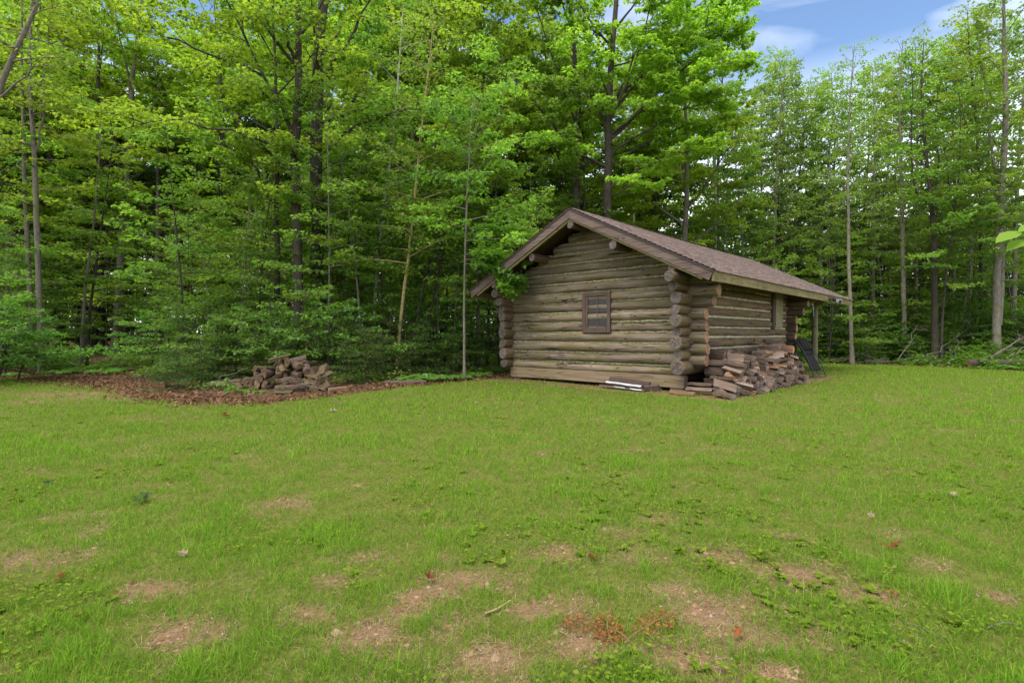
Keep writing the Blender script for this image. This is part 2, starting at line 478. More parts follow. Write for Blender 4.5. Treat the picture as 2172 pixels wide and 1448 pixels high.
for nme, arr in (('bare', bareness(GX, GY)), ('wood', woodmask)):
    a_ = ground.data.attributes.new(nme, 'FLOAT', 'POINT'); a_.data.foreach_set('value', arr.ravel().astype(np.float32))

# ---------------------------------------------------------------- log cabin
M['log'] = mat_wood('log_weathered', (0.080, 0.056, 0.036), (0.245, 0.188, 0.140), (0.118, 0.098, 0.038), 0.85, 0.8, 0.24)
M['log_side'] = mat_wood('log_brown', (0.075, 0.046, 0.03), (0.20, 0.132, 0.09), (0.145, 0.112, 0.04), 0.85, 0.8, 0.24)
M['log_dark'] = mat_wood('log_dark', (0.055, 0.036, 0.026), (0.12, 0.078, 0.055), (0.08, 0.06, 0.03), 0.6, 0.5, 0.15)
M['end_grey'] = mat_end('end_grain_grey', (0.095, 0.074, 0.06), (0.165, 0.138, 0.12), (0.048, 0.035, 0.027))
M['end_brown'] = mat_end('end_grain_brown', (0.25, 0.13, 0.07), (0.42, 0.25, 0.15), (0.13, 0.07, 0.04))
M['board'] = mat_wood('board_brown', (0.085, 0.058, 0.046), (0.165, 0.12, 0.10), (0.13, 0.09, 0.074), 0.5, 0.35, 0.06)
M['beam'] = mat_wood('beam_wood', (0.14, 0.095, 0.06), (0.25, 0.18, 0.12), (0.17, 0.14, 0.055), 0.6, 0.3, 0.06)
M['fascia'] = mat_wood('fascia_olive', (0.19, 0.145, 0.065), (0.31, 0.25, 0.125), (0.18, 0.15, 0.06), 0.7, 0.1, 0.12, axis=1)  # olive colour has the lawn's reflected light put in
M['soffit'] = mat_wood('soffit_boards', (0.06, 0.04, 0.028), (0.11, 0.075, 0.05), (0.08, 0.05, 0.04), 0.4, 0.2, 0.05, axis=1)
M['shutter'] = mat_wood('shutter_board', (0.17, 0.145, 0.085), (0.27, 0.235, 0.15), (0.18, 0.17, 0.07), 0.5, 0.2, 0.05, axis=2)
M['frame'] = mat_wood('window_frame', (0.062, 0.042, 0.032), (0.105, 0.072, 0.058), (0.085, 0.055, 0.042), 0.4, 0.1, 0.05, axis=2)
M['sash'] = mat_plain('sash_wood', (0.095, 0.062, 0.04), 0.6, 0.2)
M['screen'] = mat_plain('window_screen', (0.034, 0.031, 0.030), 0.45, 0.25, 0.3, 30)
M['chink'] = mat_plain('chinking_olive', (0.21, 0.19, 0.105), 0.95, 0.45, 0.1, 14)
M['chink_light'] = mat_plain('chinking_pale', (0.42, 0.39, 0.27), 0.95, 0.45, 0.1, 16)
M['edge'] = mat_plain('drip_edge', (0.05, 0.032, 0.03), 0.6)
M['dark'] = mat_plain('crawlspace_shade', (0.02, 0.016, 0.012), 0.95)
M['black'] = mat_plain('black_metal', (0.02, 0.02, 0.022), 0.35, 0.1, 0.5)
M['glass'] = mat_plain('lamp_glass', (0.30, 0.33, 0.36), 0.15, 0.1, 0.6)
t = NT('shingles')
tc = t.n('TexCoord'); sp = t.n('SeparateXYZ', i0=tc.outputs['Object'])
STEP = 0.1208
row = t.math('FLOOR', t.math('DIVIDE', t.math('ABSOLUTE', sp.outputs['X']), STEP))
offs = t.n('TexWhiteNoise', noise_dimensions='1D'); t.t.links.new(row, offs.inputs['W'])
u_ = t.math('ADD', t.math('DIVIDE', sp.outputs['Y'], 0.17), t.math('MULTIPLY', offs.outputs['Value'], 7.0))
cell = t.n('CombineXYZ', i0=t.math('FLOOR', u_), i1=row).outputs[0]
wnz = t.n('TexWhiteNoise', noise_dimensions='3D'); t.t.links.new(cell, wnz.inputs['Vector'])
gap = t.mr(t.math('ABSOLUTE', t.math('SUBTRACT', t.math('FRACT', u_), 0.5)), 0.46, 0.49)
gran = t.noise(tc.outputs['Object'], 90, 3, 0.7)
blot = t.noise(tc.outputs['Object'], 0.9, 4, 0.6)
c = t.mix(wnz.outputs['Value'], (0.20, 0.145, 0.122), (0.36, 0.272, 0.235))
c = t.mix(t.mr(gran, 0.35, 0.65, 0, 0.35), c, (0.10, 0.07, 0.065))
c = t.mix(t.mr(blot, 0.45, 0.75, 0, 0.45), c, (0.20, 0.16, 0.13))
c = t.mix(t.math('MULTIPLY', gap, 0.5), c, (0.06, 0.045, 0.04))
M['shingle'] = t.princ(c, 0.95, t.bump(gran, 0.5, 0.006), 0.1)

cabin = thing('log_cabin', 'weathered log cabin with brown shingled gable roof standing on the lawn', 'cabin', CO, -PHI)
RIDGE, SLOPE = 4.735, 0.5045
def roof_z(x): return RIDGE - SLOPE * abs(x)
WALL_Y = 7.0
logn = [0]
def make_log(L, r0, r1, seed, mats, n=18, wob=0.05):
    rs = np.random.RandomState(seed)
    m = max(8, int(L / 0.14))
    x = np.linspace(-L / 2, L / 2, m)
    x = np.concatenate([[x[0]], [x[0] + 0.018], x[1:-1], [x[-1] - 0.018], [x[-1]]])
    base = np.interp(x, [-L / 2, L / 2], [r0, r1])
    ph = rs.uniform(0, 20, 4)
    lo = 1 + wob * (np.sin(x * 1.3 + ph[0]) * 0.4 + np.sin(x * 3.1 + ph[1]) * 0.3) + wob * 0.5 * rs.uniform(-1, 1, len(x))
    a = np.arange(n) * 2 * np.pi / n
    lob = 1 + 0.03 * np.sin(2 * a + ph[2])[None] + 0.02 * np.sin(3 * a + ph[3] + x[:, None] * 0.5) + 0.012 * rs.uniform(-1, 1, (len(x), n))
    rad = (base * lo)[:, None] * lob
    rad[0] *= 0.93; rad[-1] *= 0.93
    cy = 0.012 * np.sin(x * 0.9 + ph[1]); cz = 0.008 * np.sin(x * 1.1 + ph[0])
    V = np.stack([np.repeat(x[:, None], n, 1), cy[:, None] + rad * np.cos(a), cz[:, None] + rad * np.sin(a)], -1)
    mb = MB(); k = len(x)
    i = np.arange(k - 1)[:, None] * n; j = np.arange(n)[None]; j2 = (j + 1) % n
    mb.add(V.reshape(-1, 3), np.stack([i + j, i + n + j, i + n + j2, i + j2], -1).reshape(-1, 4)[:, ::-1], 0, 0.5, True)
    for e, sgn in ((0, 1), (k - 1, -1)):
        c0 = np.array([[x[e], cy[e], cz[e]]])
        mid = c0 + (V[e] - c0) * 0.5
        mid[:, 0] += rs.uniform(-0.008, 0.008, n)
        vv = np.vstack([V[e], mid, c0])
        jj = np.arange(n); jn = (jj + 1) % n
        f4 = np.stack([jj, jn, jn + n, jj + n], 1); f3 = np.stack([jj + n, jn + n, np.full(n, 2 * n)], 1)
        if sgn < 0: f4 = f4[:, ::-1]; f3 = f3[:, ::-1]
        mb.add(vv, f4, 1); mb.add(np.zeros((0, 3)), f3 - (2 * n + 1), 1)
    return mb.mesh('wall_log', mats)
def wall_log(p0, p1, r0, r1, mats, name='wall_log', seed=None):
    logn[0] += 1
    p0 = np.array(p0, float); p1 = np.array(p1, float); d = p1 - p0
    o = link(name, make_log(float(np.linalg.norm(d)), r0, r1, 100 + logn[0] if seed is None else seed, mats), cabin)
    o.location = Vector((p0 + p1) / 2); o.rotation_euler = Vector((1, 0, 0)).rotation_difference(Vector(norm(d))).to_euler()
    return o
rs = np.random.RandomState(4)
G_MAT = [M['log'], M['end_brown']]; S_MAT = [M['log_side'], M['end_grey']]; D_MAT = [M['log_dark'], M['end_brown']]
# front gable logs
gz = [0.665] + [0.93 + 0.265 * k for k in range(13)] + [4.31]
for k, z in enumerate(gz):
    xr = [2.66, 3.20, 3.22, 3.19, 3.20, 3.18, 3.36, 3.47, 3.54][k] if k < 9 else (roof_z(0) - 0.20 - z - 0.12) / SLOPE
    xl = xr if 0 < k < 9 else (2.85 if k == 0 else xr)
    r = 0.105 if k == 0 else (0.127 + rs.uniform(-0.006, 0.008) if k < 9 else 0.118)
    a, b = (0.96, 1.06) if k % 2 else (1.06, 0.96)
    wall_log((-xl, -0.02 if k == 0 else 0, z), (xr, -0.02 if k == 0 else 0, z + rs.uniform(-0.01, 0.012)), r * a, r * b, G_MAT)
# right side logs: their grey ends face the camera
sz = [0.79, 1.07, 1.34, 1.59, 1.84, 2.10, 2.35, 2.60, 2.79, 3.00]
sr = [0.165, 0.122, 0.148, 0.112, 0.142, 0.110, 0.134, 0.106, 0.122, 0.085]
sy = [-0.56, -0.51, -0.59, -0.54, -0.64, -0.62, -0.64, -0.74, -0.94, -0.80]
for k in range(10):
    ye = 7.42 if k < 8 else 11.5
    wall_log((2.75, sy[k], sz[k]), (2.75, ye, sz[k] + 0.02), sr[k], 0.125 if k < 9 else 0.1, S_MAT, 'wall_log' if k < 8 else 'eave_log')
lz = [0.70, 0.99, 1.28, 1.57, 1.83, 2.07, 2.30, 2.51, 2.72, 2.96]
lr = [0.125, 0.155, 0.125, 0.15, 0.12, 0.14, 0.11, 0.13, 0.12, 0.1]
ly = [-0.42, -0.45, -0.45, -0.47, -0.45, -0.48, -0.5, -0.62, -0.8, -0.8]
for k in range(10):
    wall_log((-2.75, ly[k], lz[k]), (-2.75, 7.42 if k < 8 else 11.5, lz[k] + 0.01), lr[k], 0.125, S_MAT, 'wall_log' if k < 8 else 'eave_log')
# far wall under the porch: its ends show past the side wall
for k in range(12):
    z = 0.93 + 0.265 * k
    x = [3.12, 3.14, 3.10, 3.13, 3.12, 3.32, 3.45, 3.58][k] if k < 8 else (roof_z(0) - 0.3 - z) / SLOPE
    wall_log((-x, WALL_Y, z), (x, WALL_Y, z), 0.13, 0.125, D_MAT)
# purlins with pale ends under the rake
for x, z, y0, r in ((0, 4.315, -0.83, 0.095), (1.27, 3.665, -0.83, 0.105), (-1.37, 3.64, -0.74, 0.11)):
    wall_log((x, y0, z), (x, 11.5, z), r, r * 0.95, [M['log_dark'], M['end_grey']], 'purlin')
# chinking
def chinking(name, mat, runs):
    mb = MB(); r2 = np.random.RandomState(77)
    for p0, p1, nrm, h in runs:
        p0 = np.array(p0, float); p1 = np.array(p1, float); nrm = np.array(nrm, float)
        m = max(6, int(np.linalg.norm(p1 - p0) / 0.05)); tt = np.linspace(0, 1, m)[:, None]
        P = p0 + (p1 - p0) * tt
        jt = r2.uniform(-0.010, 0.010, m); hh = h * (1 + r2.uniform(-0.3, 0.35, m))
        out = 0.012 * r2.uniform(-1, 1, m)
        up = np.array([0, 0, 1.0])
        A = P + up * (hh + jt)[:, None] - nrm * 0.05
        B = P + up * (hh * 0.5 + jt)[:, None] + nrm * out[:, None]
        Cc = P + up * (-hh * 0.5 + jt)[:, None] + nrm * (out + 0.004)[:, None]
        D = P + up * (-hh + jt)[:, None] - nrm * 0.05
        V = np.stack([A, B, Cc, D], 1); i = np.arange(m - 1)[:, None] * 4; j = np.arange(3)[None]
        mb.add(V.reshape(-1, 3), np.stack([i + j, i + j + 1, i + j + 5, i + j + 4], -1).reshape(-1, 4), 0, 0.5, True)
    return mb.build(name, mat, cabin)
runs = []
for a, b in zip(gz[:-1], gz[1:]):
    z = (a + b) / 2; xm = min(2.66, (RIDGE - 0.25 - z) / SLOPE - 0.05)
    runs.append(((-xm, -0.072, z), (xm, -0.072, z), (0, -1, 0), 0.036))
chinking('chinking', M['chink'], runs)
chinking('chinking', M['chink_light'], [((2.83, 0.14, (a + b) / 2), (2.83, 6.9, (a + b) / 2 + 0.02), (1, 0, 0), 0.038) for a, b in zip(sz[:8], sz[1:9])])
chinking('chinking', M['chink'], [((-2.83, 0.14, (a + b) / 2), (-2.83, 6.9, (a + b) / 2), (-1, 0, 0), 0.038) for a, b in zip(lz[:8], lz[1:9])])
# sill beam, blocks, floor
def cbox(name, lo, hi, mat, par=None, label=None):
    lo = np.array(lo, float); hi = np.array(hi, float); c0 = (lo + hi) / 2
    mb = MB(); mb.box(lo - c0, hi - c0)
    o = mb.build(name, mat, par or cabin); o.location = Vector(c0)
    bv = o.modifiers.new('bevel', 'BEVEL'); bv.width = min(0.006, float((hi - lo).min()) * 0.2); bv.segments = 1
    if label: o['label'] = label
    return o
cbox('sill_beam', (-2.74, -0.13, 0.30), (2.72, 0.06, 0.585), M['beam'])
cbox('foundation_block', (2.36, -0.10, 0.02), (2.68, 0.25, 0.297), M['beam'])
cbox('foundation_block', (-2.66, -0.05, 0.05), (-2.40, 0.25, 0.297), M['beam'])
cbox('foundation_block', (2.50, 6.7, 0.05), (2.85, 7.1, 0.62), M['beam'])
cbox('floor', (-2.6, 0.12, 0.44), (2.6, 6.95, 0.60), M['dark'])  # slab added to block light, near black for the shade under the cabin
# front window
W0, W1, WZ0, WZ1, WY = -0.115, 0.75, 1.585, 2.63, -0.155
win = cbox('window', (W0 + 0.10, WY + 0.045, WZ0 + 0.10), (W1 - 0.09, WY + 0.075, WZ1 - 0.09), M['screen'])
def wpart(name, lo, hi, mat):
    o = cbox(name, lo, hi, mat, win); o.location = Vector((np.array(lo) + np.array(hi)) / 2) - win.location; return o
wpart('window_frame', (W0, WY, WZ0), (W0 + 0.115, WY + 0.13, WZ1), M['frame'])
wpart('window_frame', (W1 - 0.095, WY, WZ0), (W1, WY + 0.13, WZ1), M['frame'])
wpart('window_frame', (W0 + 0.115, WY - 0.002, WZ1 - 0.10), (W1 - 0.095, WY + 0.13, WZ1 + 0.002), M['frame'])
wpart('sill', (W0 + 0.115, WY - 0.002, WZ0 - 0.002), (W1 - 0.095, WY + 0.13, WZ0 + 0.11), M['frame'])
sx0, sx1, s0, s1 = W0 + 0.117, W1 - 0.097, WZ0 + 0.112, WZ1 - 0.102
wpart('sash', (sx0, WY + 0.012, s0), (sx0 + 0.05, WY + 0.045, s1), M['sash'])
wpart('sash', (sx0 + 0.05, WY + 0.014, s0), (sx1, WY + 0.044, s0 + 0.018), M['sash'])
wpart('muntin', (sx0 + 0.05, WY + 0.026, (s0 + s1) / 2 + 0.02), (sx1, WY + 0.043, (s0 + s1) / 2 + 0.036), M['sash'])
wpart('muntin', ((sx0 + sx1) / 2 + 0.02, WY + 0.024, s0 + 0.018), ((sx0 + sx1) / 2 + 0.038, WY + 0.042, s1), M['sash'])
# boarded side window
sh = cbox('shutter', (2.885, 5.62, 1.76), (2.925, 6.26, 2.80), M['shutter'])
o = cbox('window_frame', (2.84, 5.40, 1.70), (2.91, 5.615, 2.84), M['frame'], sh); o.location = Vector((2.875, 5.5075, 2.27)) - sh.location
# roof
YA, YB, XE = -0.90, 11.82, 3.74
def roof_plane(sgn):
    mb = MB(); nseg = 46; ysr = np.linspace(YA, YB, nseg)
    rr = np.random.RandomState(9 + sgn)
    rows = np.arange(0, XE, STEP)
    for x0 in rows[::-1]:
        x1 = min(x0 + STEP, XE)
        sag = -0.03 * np.sin(np.pi * (ysr - YA) / (YB - YA)) * (1 - x0 / XE) 
        jit = rr.uniform(-0.004, 0.004, nseg)
        lo = np.stack([np.full(nseg, x1 + 0.012) + jit, ysr, RIDGE - SLOPE * x1 + 0.020 + sag], 1)
        hi = np.stack([np.full(nseg, x0), ysr, RIDGE - SLOPE * x0 + 0.002 + sag], 1)
        bt = lo.copy(); bt[:, 2] -= 0.032
        V = np.stack([hi, lo, bt], 1); V[..., 0] *= sgn
        i = np.arange(nseg - 1)[:, None] * 3; j = np.arange(2)[None]
        f = np.stack([i + j, i + j + 1, i + j + 4, i + j + 3], -1).reshape(-1, 4)
        mb.add(V.reshape(-1, 3), f if sgn > 0 else f[:, ::-1], 0)
    return mb.build('roof', M['shingle'], cabin)
roofs = {s: roof_plane(s) for s in (1, -1)}
mb = MB()
for i in range(42):                                           # ridge cap
    y0 = YA + i * 0.303
    for s in (1, -1):
        v = [(0, y0, RIDGE + 0.020), (0.13 * s, y0, roof_z(0.13) + 0.026), (0.13 * s, y0 + 0.31, roof_z(0.13) + 0.018), (0, y0 + 0.31, RIDGE + 0.012)]
        mb.add(v, [(0, 1, 2, 3) if s > 0 else (3, 2, 1, 0)])
mb.build('ridge_cap', M['shingle'], roofs[1])
def slab(name, poly, y0, y1, mat, par=None):
    """polygon in local x,z extruded along y"""
    p = np.array(poly, float); n = len(p)
    v = np.vstack([np.insert(p, 1, y0, 1), np.insert(p, 1, y1, 1)])
    mb = MB()
    mb.add(v, [[i, (i + 1) % n, n + (i + 1) % n, n + i] for i in range(n)])
    mb.add(v, [list(range(n))[::-1]]) ; mb.add(v, [list(range(n, 2 * n))])
    return mb.build(name, mat, par or cabin)
ux, uz = 1 / math.sqrt(1 + SLOPE ** 2), -SLOPE / math.sqrt(1 + SLOPE ** 2)
nxp, nzp = SLOPE / math.sqrt(1 + SLOPE ** 2), 1 / math.sqrt(1 + SLOPE ** 2)
def strip(s, l0, l1, d0, d1, mit=True):
    """a strip along the slope from distance l0 to l1, depth d0 to d1 under the shingles; mitred at the ridge"""
    pts = []
    for l, d in ((l0, d0), (l1, d0), (l1, d1), (l0, d1)):
        x = ux * l - nxp * d; z = RIDGE + uz * l - nzp * d
        if l == l0 and mit: x = 0.0015; z = RIDGE - d / nzp
        pts.append((s * x, z))
    return pts if s > 0 else pts[::-1]
LS = XE / ux
for s in (1, -1):
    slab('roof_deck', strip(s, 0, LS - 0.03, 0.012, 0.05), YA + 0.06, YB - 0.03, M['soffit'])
    slab('drip_edge', strip(s, 0, LS - 0.01, 0.008, 0.045), YA + 0.012, YA + 0.058, M['edge'])
    rb = slab('rake_board', strip(s, 0, LS - 0.035, 0.048, 0.235), YA + 0.03, YA + 0.07, M['board'])
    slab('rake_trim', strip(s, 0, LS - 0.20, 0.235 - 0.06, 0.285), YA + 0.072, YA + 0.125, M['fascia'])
    slab('rake_board', strip(s, 0, LS - 0.035, 0.052, 0.235), YB - 0.07, YB - 0.035, M['board'])
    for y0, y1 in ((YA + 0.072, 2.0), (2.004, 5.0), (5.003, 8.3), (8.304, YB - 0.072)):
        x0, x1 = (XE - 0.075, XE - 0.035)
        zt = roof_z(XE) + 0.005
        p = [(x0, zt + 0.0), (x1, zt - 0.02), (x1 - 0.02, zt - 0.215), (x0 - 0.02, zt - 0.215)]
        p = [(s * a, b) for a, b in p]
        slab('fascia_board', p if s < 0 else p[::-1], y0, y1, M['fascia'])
for s in (1, -1):                                            # porch posts
    o = wall_log((s * 2.75, 10.62, 0.15), (s * 2.75, 10.62, 2.68), 0.105, 0.10, [M['shutter'], M['end_grey']], 'porch_post')
# twin floodlight and loose cable under the eave
fl = MB(); fl.box((-0.05, -0.09, -0.05), (0.04, 0.09, 0.06))
fo = fl.build('floodlight', M['sash'], cabin); fo.location = (3.76, 8.6, 2.70)
for dy, yaw in ((-0.13, -0.5), (0.15, 0.4)):
    lp = MB()
    lp.tube([(0, 0, 0), (0.05, 0, -0.01), (0.12, 0, -0.035), (0.19, 0, -0.06)], [0.03, 0.05, 0.075, 0.085], 12)
    h = lp.build('lamp_head', M['black'], fo); h.location = (0.04, dy, 0.02); h.rotation_euler = (0, 0, yaw)
    lp = MB(); lp.tube([(0.191, 0, -0.0605), (0.196, 0, -0.062)], [0.076, 0.07], 12)
    g = lp.build('lamp_lens', M['glass'], fo); g.location = (0.04, dy, 0.02); g.rotation_euler = (0, 0, yaw)
cb = MB(); tt = np.linspace(0, 1, 12)
cb.tube(np.stack([3.3 + 0.02 * np.sin(tt * 6), 8.05 + 0.25 * tt, 2.62 - 0.55 * np.sin(tt * np.pi) + 0.1 * tt], 1), 0.012, 6)
cb.build('cable', M['glass'], cabin)

# ---------------------------------------------------------------- leaves and trees
T_MAPLE = (np.array([(0, 0, 0), (0.32, 0.52, 0.07), (0.52, 0.20, 0.02), (1.0, 0, -0.10), (0.52, -0.20, 0.02), (0.32, -0.52, 0.07)]), np.array([(0, 3, 2, 1), (0, 5, 4, 3)]))
T_OVAL = (np.array([(0, 0, 0), (0.42, 0.33, 0.06), (1.0, 0, -0.05), (0.42, -0.33, 0.06)]), np.array([(0, 2, 1), (0, 3, 2)]))
T_NEEDLE = (np.array([(0, 0, 0), (0.5, 0.14, 0.0), (1.0, 0, 0), (0.5, -0.14, 0.0)]), np.array([(0, 2, 1), (0, 3, 2)]))
T_STAR = (np.array([(0, 0, 0), (0.12, 0.50, 0.03), (0.30, 0.24, 0), (0.58, 0.55, 0.05), (0.62, 0.22, 0), (1.0, 0, -0.08), (0.62, -0.22, 0), (0.58, -0.55, 0.05), (0.30, -0.24, 0), (0.12, -0.50, 0.03)]),
          np.array([(0, 2, 1), (0, 4, 2), (2, 4, 3), (0, 5, 4), (0, 6, 5), (0, 8, 6), (8, 7, 6), (0, 9, 8)]))

def add_leaves(mb, C, A, N, S, tmpl, rnd, mat=0):
    if len(C) == 0: return
    A = norm(A); N = N - (N * A).sum(1, keepdims=True) * A; N = norm(N); B = np.cross(N, A)
    tv, tf = tmpl
    V = C[:, None] + S[:, None, None] * (tv[None, :, :1] * A[:, None] + tv[None, :, 1:2] * B[:, None] + tv[None, :, 2:] * N[:, None])
    k = len(tv)
    F = (np.arange(len(C))[:, None, None] * k + tf[None]).reshape(-1, tf.shape[1])
    mb.add(V.reshape(-1, 3), F, mat, np.repeat(rnd, len(tf)))

class Tree:
    def __init__(self, seed, leaf=T_MAPLE, size=0.11, dens=34, width=0.26, twig=True, jitter=0.40, droop=0.18, lean_clump=0.25):
        self.rs = np.random.RandomState(seed); self.tr = MB(); self.cr = MB()
        self.leaf, self.size, self.dens, self.width, self.twig, self.jit, self.droop = leaf, size, dens, width, twig, jitter, droop
        self.buf = []
    def path(self, p0, az, el, L, curl=0.0, k=7, wander=0.22):
        rs = self.rs; P = [np.array(p0, float)]
        for i in range(k - 1):
            d = np.array([math.cos(az) * math.cos(el), math.sin(az) * math.cos(el), math.sin(el)])
            P.append(P[-1] + d * L / (k - 1)); az += rs.uniform(-wander, wander); el += curl / (k - 1) + rs.uniform(-0.1, 0.1)
        return np.array(P)
    def spray(self, P, tone):
        """a flat leafy twig along the path P"""
        rs = self.rs
        L = np.linalg.norm(P[-1] - P[0]); n = rs.poisson(self.dens * L)
        if n < 1: return
        t = rs.uniform(0.08, 1.08, n); seg = np.clip(t, 0, 1) * (len(P) - 1); i = np.minimum(seg.astype(int), len(P) - 2)
        C = P[i] + (P[i + 1] - P[i]) * (seg - i)[:, None]
        d = norm(P[-1] - P[0]); s = norm(np.cross(d, (0, 0, 1.0)) + 1e-6)
        lat = rs.uniform(-1, 1, n) * self.width * (1.1 - 0.6 * np.clip(t, 0, 1))
        C = C + s * lat[:, None] + d * (np.maximum(t - 1, 0) * L)[:, None]
        C[:, 2] += rs.normal(0, 0.035, n) - np.abs(lat) * 0.25
        A = d * rs.uniform(0.3, 1.0, n)[:, None] + s * (np.sign(lat) * rs.uniform(0.1, 1.0, n))[:, None] + rs.normal(0, 0.35, (n, 3))
        A[:, 2] -= self.droop + rs.uniform(0, 0.25, n)
        N = np.array([0, 0, 1.0]) + rs.normal(0, self.jit, (n, 3))
        S = self.size * rs.uniform(0.65, 1.25, n)
        self.buf.append((C, A, N, S, np.clip(tone + rs.normal(0, 0.16, n), 0, 1)))
    def limb(self, P, r0, leaf_from=0.15, gap=0.30, sub_len=0.7, tube_n=5, subel=0.1):
        rs = self.rs; L = np.linalg.norm(np.diff(P, axis=0), axis=1).sum()
        R = np.linspace(r0, max(0.004, r0 * 0.15), len(P)) 
        self.tr.tube(P, R, tube_n, 0, 0.5, cap=False)
        tone = np.clip(rs.normal(0.5, 0.2), 0.05, 0.95)
        n = max(2, int(L * (1 - leaf_from) / gap)); side = 1
        for q in range(n):
            t = leaf_from + (1 - leaf_from) * (q + rs.uniform(0, 1)) / n
            sg = t * (len(P) - 1); i = min(int(sg), len(P) - 2); p = P[i] + (P[i + 1] - P[i]) * (sg - i)
            d = P[i + 1] - P[i]; az = math.atan2(d[1], d[0]) + side * rs.uniform(0.5, 1.25); side = -side
            sl = sub_len * rs.uniform(0.6, 1.25) * (1.15 - 0.55 * abs(t - 0.35))
            sp = self.path(p, az, subel + rs.uniform(-0.15, 0.2), sl, -0.25, 4)
            if self.twig: self.tr.tube(sp, np.linspace(max(0.006, r0 * 0.22), 0.003, 4), 3, 0, 0.5, cap=False)
            self.spray(sp, tone + rs.normal(0, 0.08))
        self.spray(P[-3:], tone)
    def trunk(self, P, R, n=9, rough=0.04):
        P = np.asarray(P, float); k = max(len(P), 14)
        t0 = np.linspace(0, 1, len(P)); t1 = np.linspace(0, 1, k)
        Q = np.stack([np.interp(t1, t0, P[:, i]) for i in range(3)], 1)
        for _ in range(2): Q[1:-1] = (Q[:-2] + 2 * Q[1:-1] + Q[2:]) / 4
        Q[1:-1, :2] += self.rs.normal(0, R[0] * 0.10, (k - 2, 2))
        Rr = np.interp(t1, np.linspace(0, 1, len(R)), R)
        Rr = Rr * (1 + 0.35 * np.exp(-t1 * 30))
        Q = np.vstack([Q[:1] - [0, 0, 0.35], Q]); Rr = np.concatenate([[Rr[0] * 1.15], Rr])
        self.tr.tube(Q, Rr, n, 0, 0.5, cap=True, rough=rough, rs=self.rs)
        self.Q, self.Rr = Q[1:], Rr[1:]
    def at(self, t):
        sg = t * (len(self.Q) - 1); i = min(int(sg), len(self.Q) - 2); f = sg - i
        return self.Q[i] + (self.Q[i + 1] - self.Q[i]) * f, self.Rr[i] + (self.Rr[i + 1] - self.Rr[i]) * f
    def limbs(self, n, t0, t1, L0, L1, el0, el1, curl=-0.2, sub=0.7, gap=0.3, leaf_from=0.15, az0=None, azr=math.pi):
        rs = self.rs; az = rs.uniform(0, 6.28)
        for i in range(n):
            t = t0 + (t1 - t0) * (i + rs.uniform(0, 1)) / n; f = (t - t0) / max(1e-6, t1 - t0)
            az += 2.4 + rs.uniform(-0.5, 0.5)
            a = az if az0 is None else az0 + rs.uniform(-azr, azr)
            p, r = self.at(t); L = (L0 + (L1 - L0) * f) * rs.uniform(0.75, 1.25)
            P = self.path(p, a, (el0 + (el1 - el0) * f) + rs.uniform(-0.12, 0.12), L, curl)
            self.limb(P, min(0.6 * r, 0.010 * L + 0.006), leaf_from, gap, sub)
    def boughs(self, n, t0, t1, L0, L1, el0, el1, sec_gap=0.55, sec_len=1.6, sub=0.7):
        """heavy ascending limbs that carry leafy side limbs of their own"""
        rs = self.rs; az = rs.uniform(0, 6.28)
        for i in range(n):
            t = t0 + (t1 - t0) * (i + rs.uniform(0, 1)) / n; f = i / max(1, n - 1)
            az += 2.4 + rs.uniform(-0.5, 0.5); p, r = self.at(t); L = (L0 + (L1 - L0) * f) * rs.uniform(0.8, 1.2)
            self.bough(self.path(p, az, el0 + (el1 - el0) * f + rs.uniform(-0.1, 0.1), L, 0.15, 9, 0.15), min(0.55 * r, 0.016 * L + 0.012), sec_gap, sec_len, sub)
    def bough(self, P, r, sec_gap=0.5, sec_len=1.6, sub=0.7, start=0.22):
        rs = self.rs; L = np.linalg.norm(np.diff(P, axis=0), axis=1).sum(); side = 1
        self.tr.tube(P, np.linspace(r, 0.012, len(P)), 6, 0, 0.5, cap=False)
        for q in range(max(2, int(L * (1 - start) / sec_gap))):
            t = start + (1 - start) * (q + rs.uniform(0, 1)) / max(2, int(L * (1 - start) / sec_gap))
            sg = min(t, 0.999) * (len(P) - 1); j = int(sg); pp = P[j] + (P[j + 1] - P[j]) * (sg - j)
            d = P[j + 1] - P[j]; a2 = math.atan2(d[1], d[0]) + side * rs.uniform(0.4, 1.6); side = -side
            sl = sec_len * rs.uniform(0.6, 1.25) * (1.1 - 0.5 * t)
            self.limb(self.path(pp, a2, rs.uniform(0.0, 0.45), sl, -0.35, 6), 0.010 + 0.006 * sl, 0.1, 0.27, sub, 4)
        self.spray(P[-3:], 0.6)
    def finish(self, name, label, cat, loc, bark, leafmat, group=None, rotz=0.0):
        for C, A, N, S, r in self.buf: add_leaves(self.cr, C, A, N, S, self.leaf, r)
        root = thing(name, label, cat, loc, rotz, group)
        self.tr.build('trunk', bark, root)
        if self.cr.n: self.cr.build('crown', leafmat, root)
        return root

def rel(pts, loc): return np.array([np.array(p) - np.array(loc) for p in pts])
def base_at(x, y): return np.array([x, y, float(ground_z(x, y))])
def px_path(loc, pts, Y, dY=0.0):
    """trunk points measured in the photograph, at the tree's own distance"""
    P = [np.zeros(3)]
    for i, (px, py) in enumerate(pts): P.append(at_y(px, py, Y + dY * (i + 1) / len(pts)) - loc)
    return np.array(P)

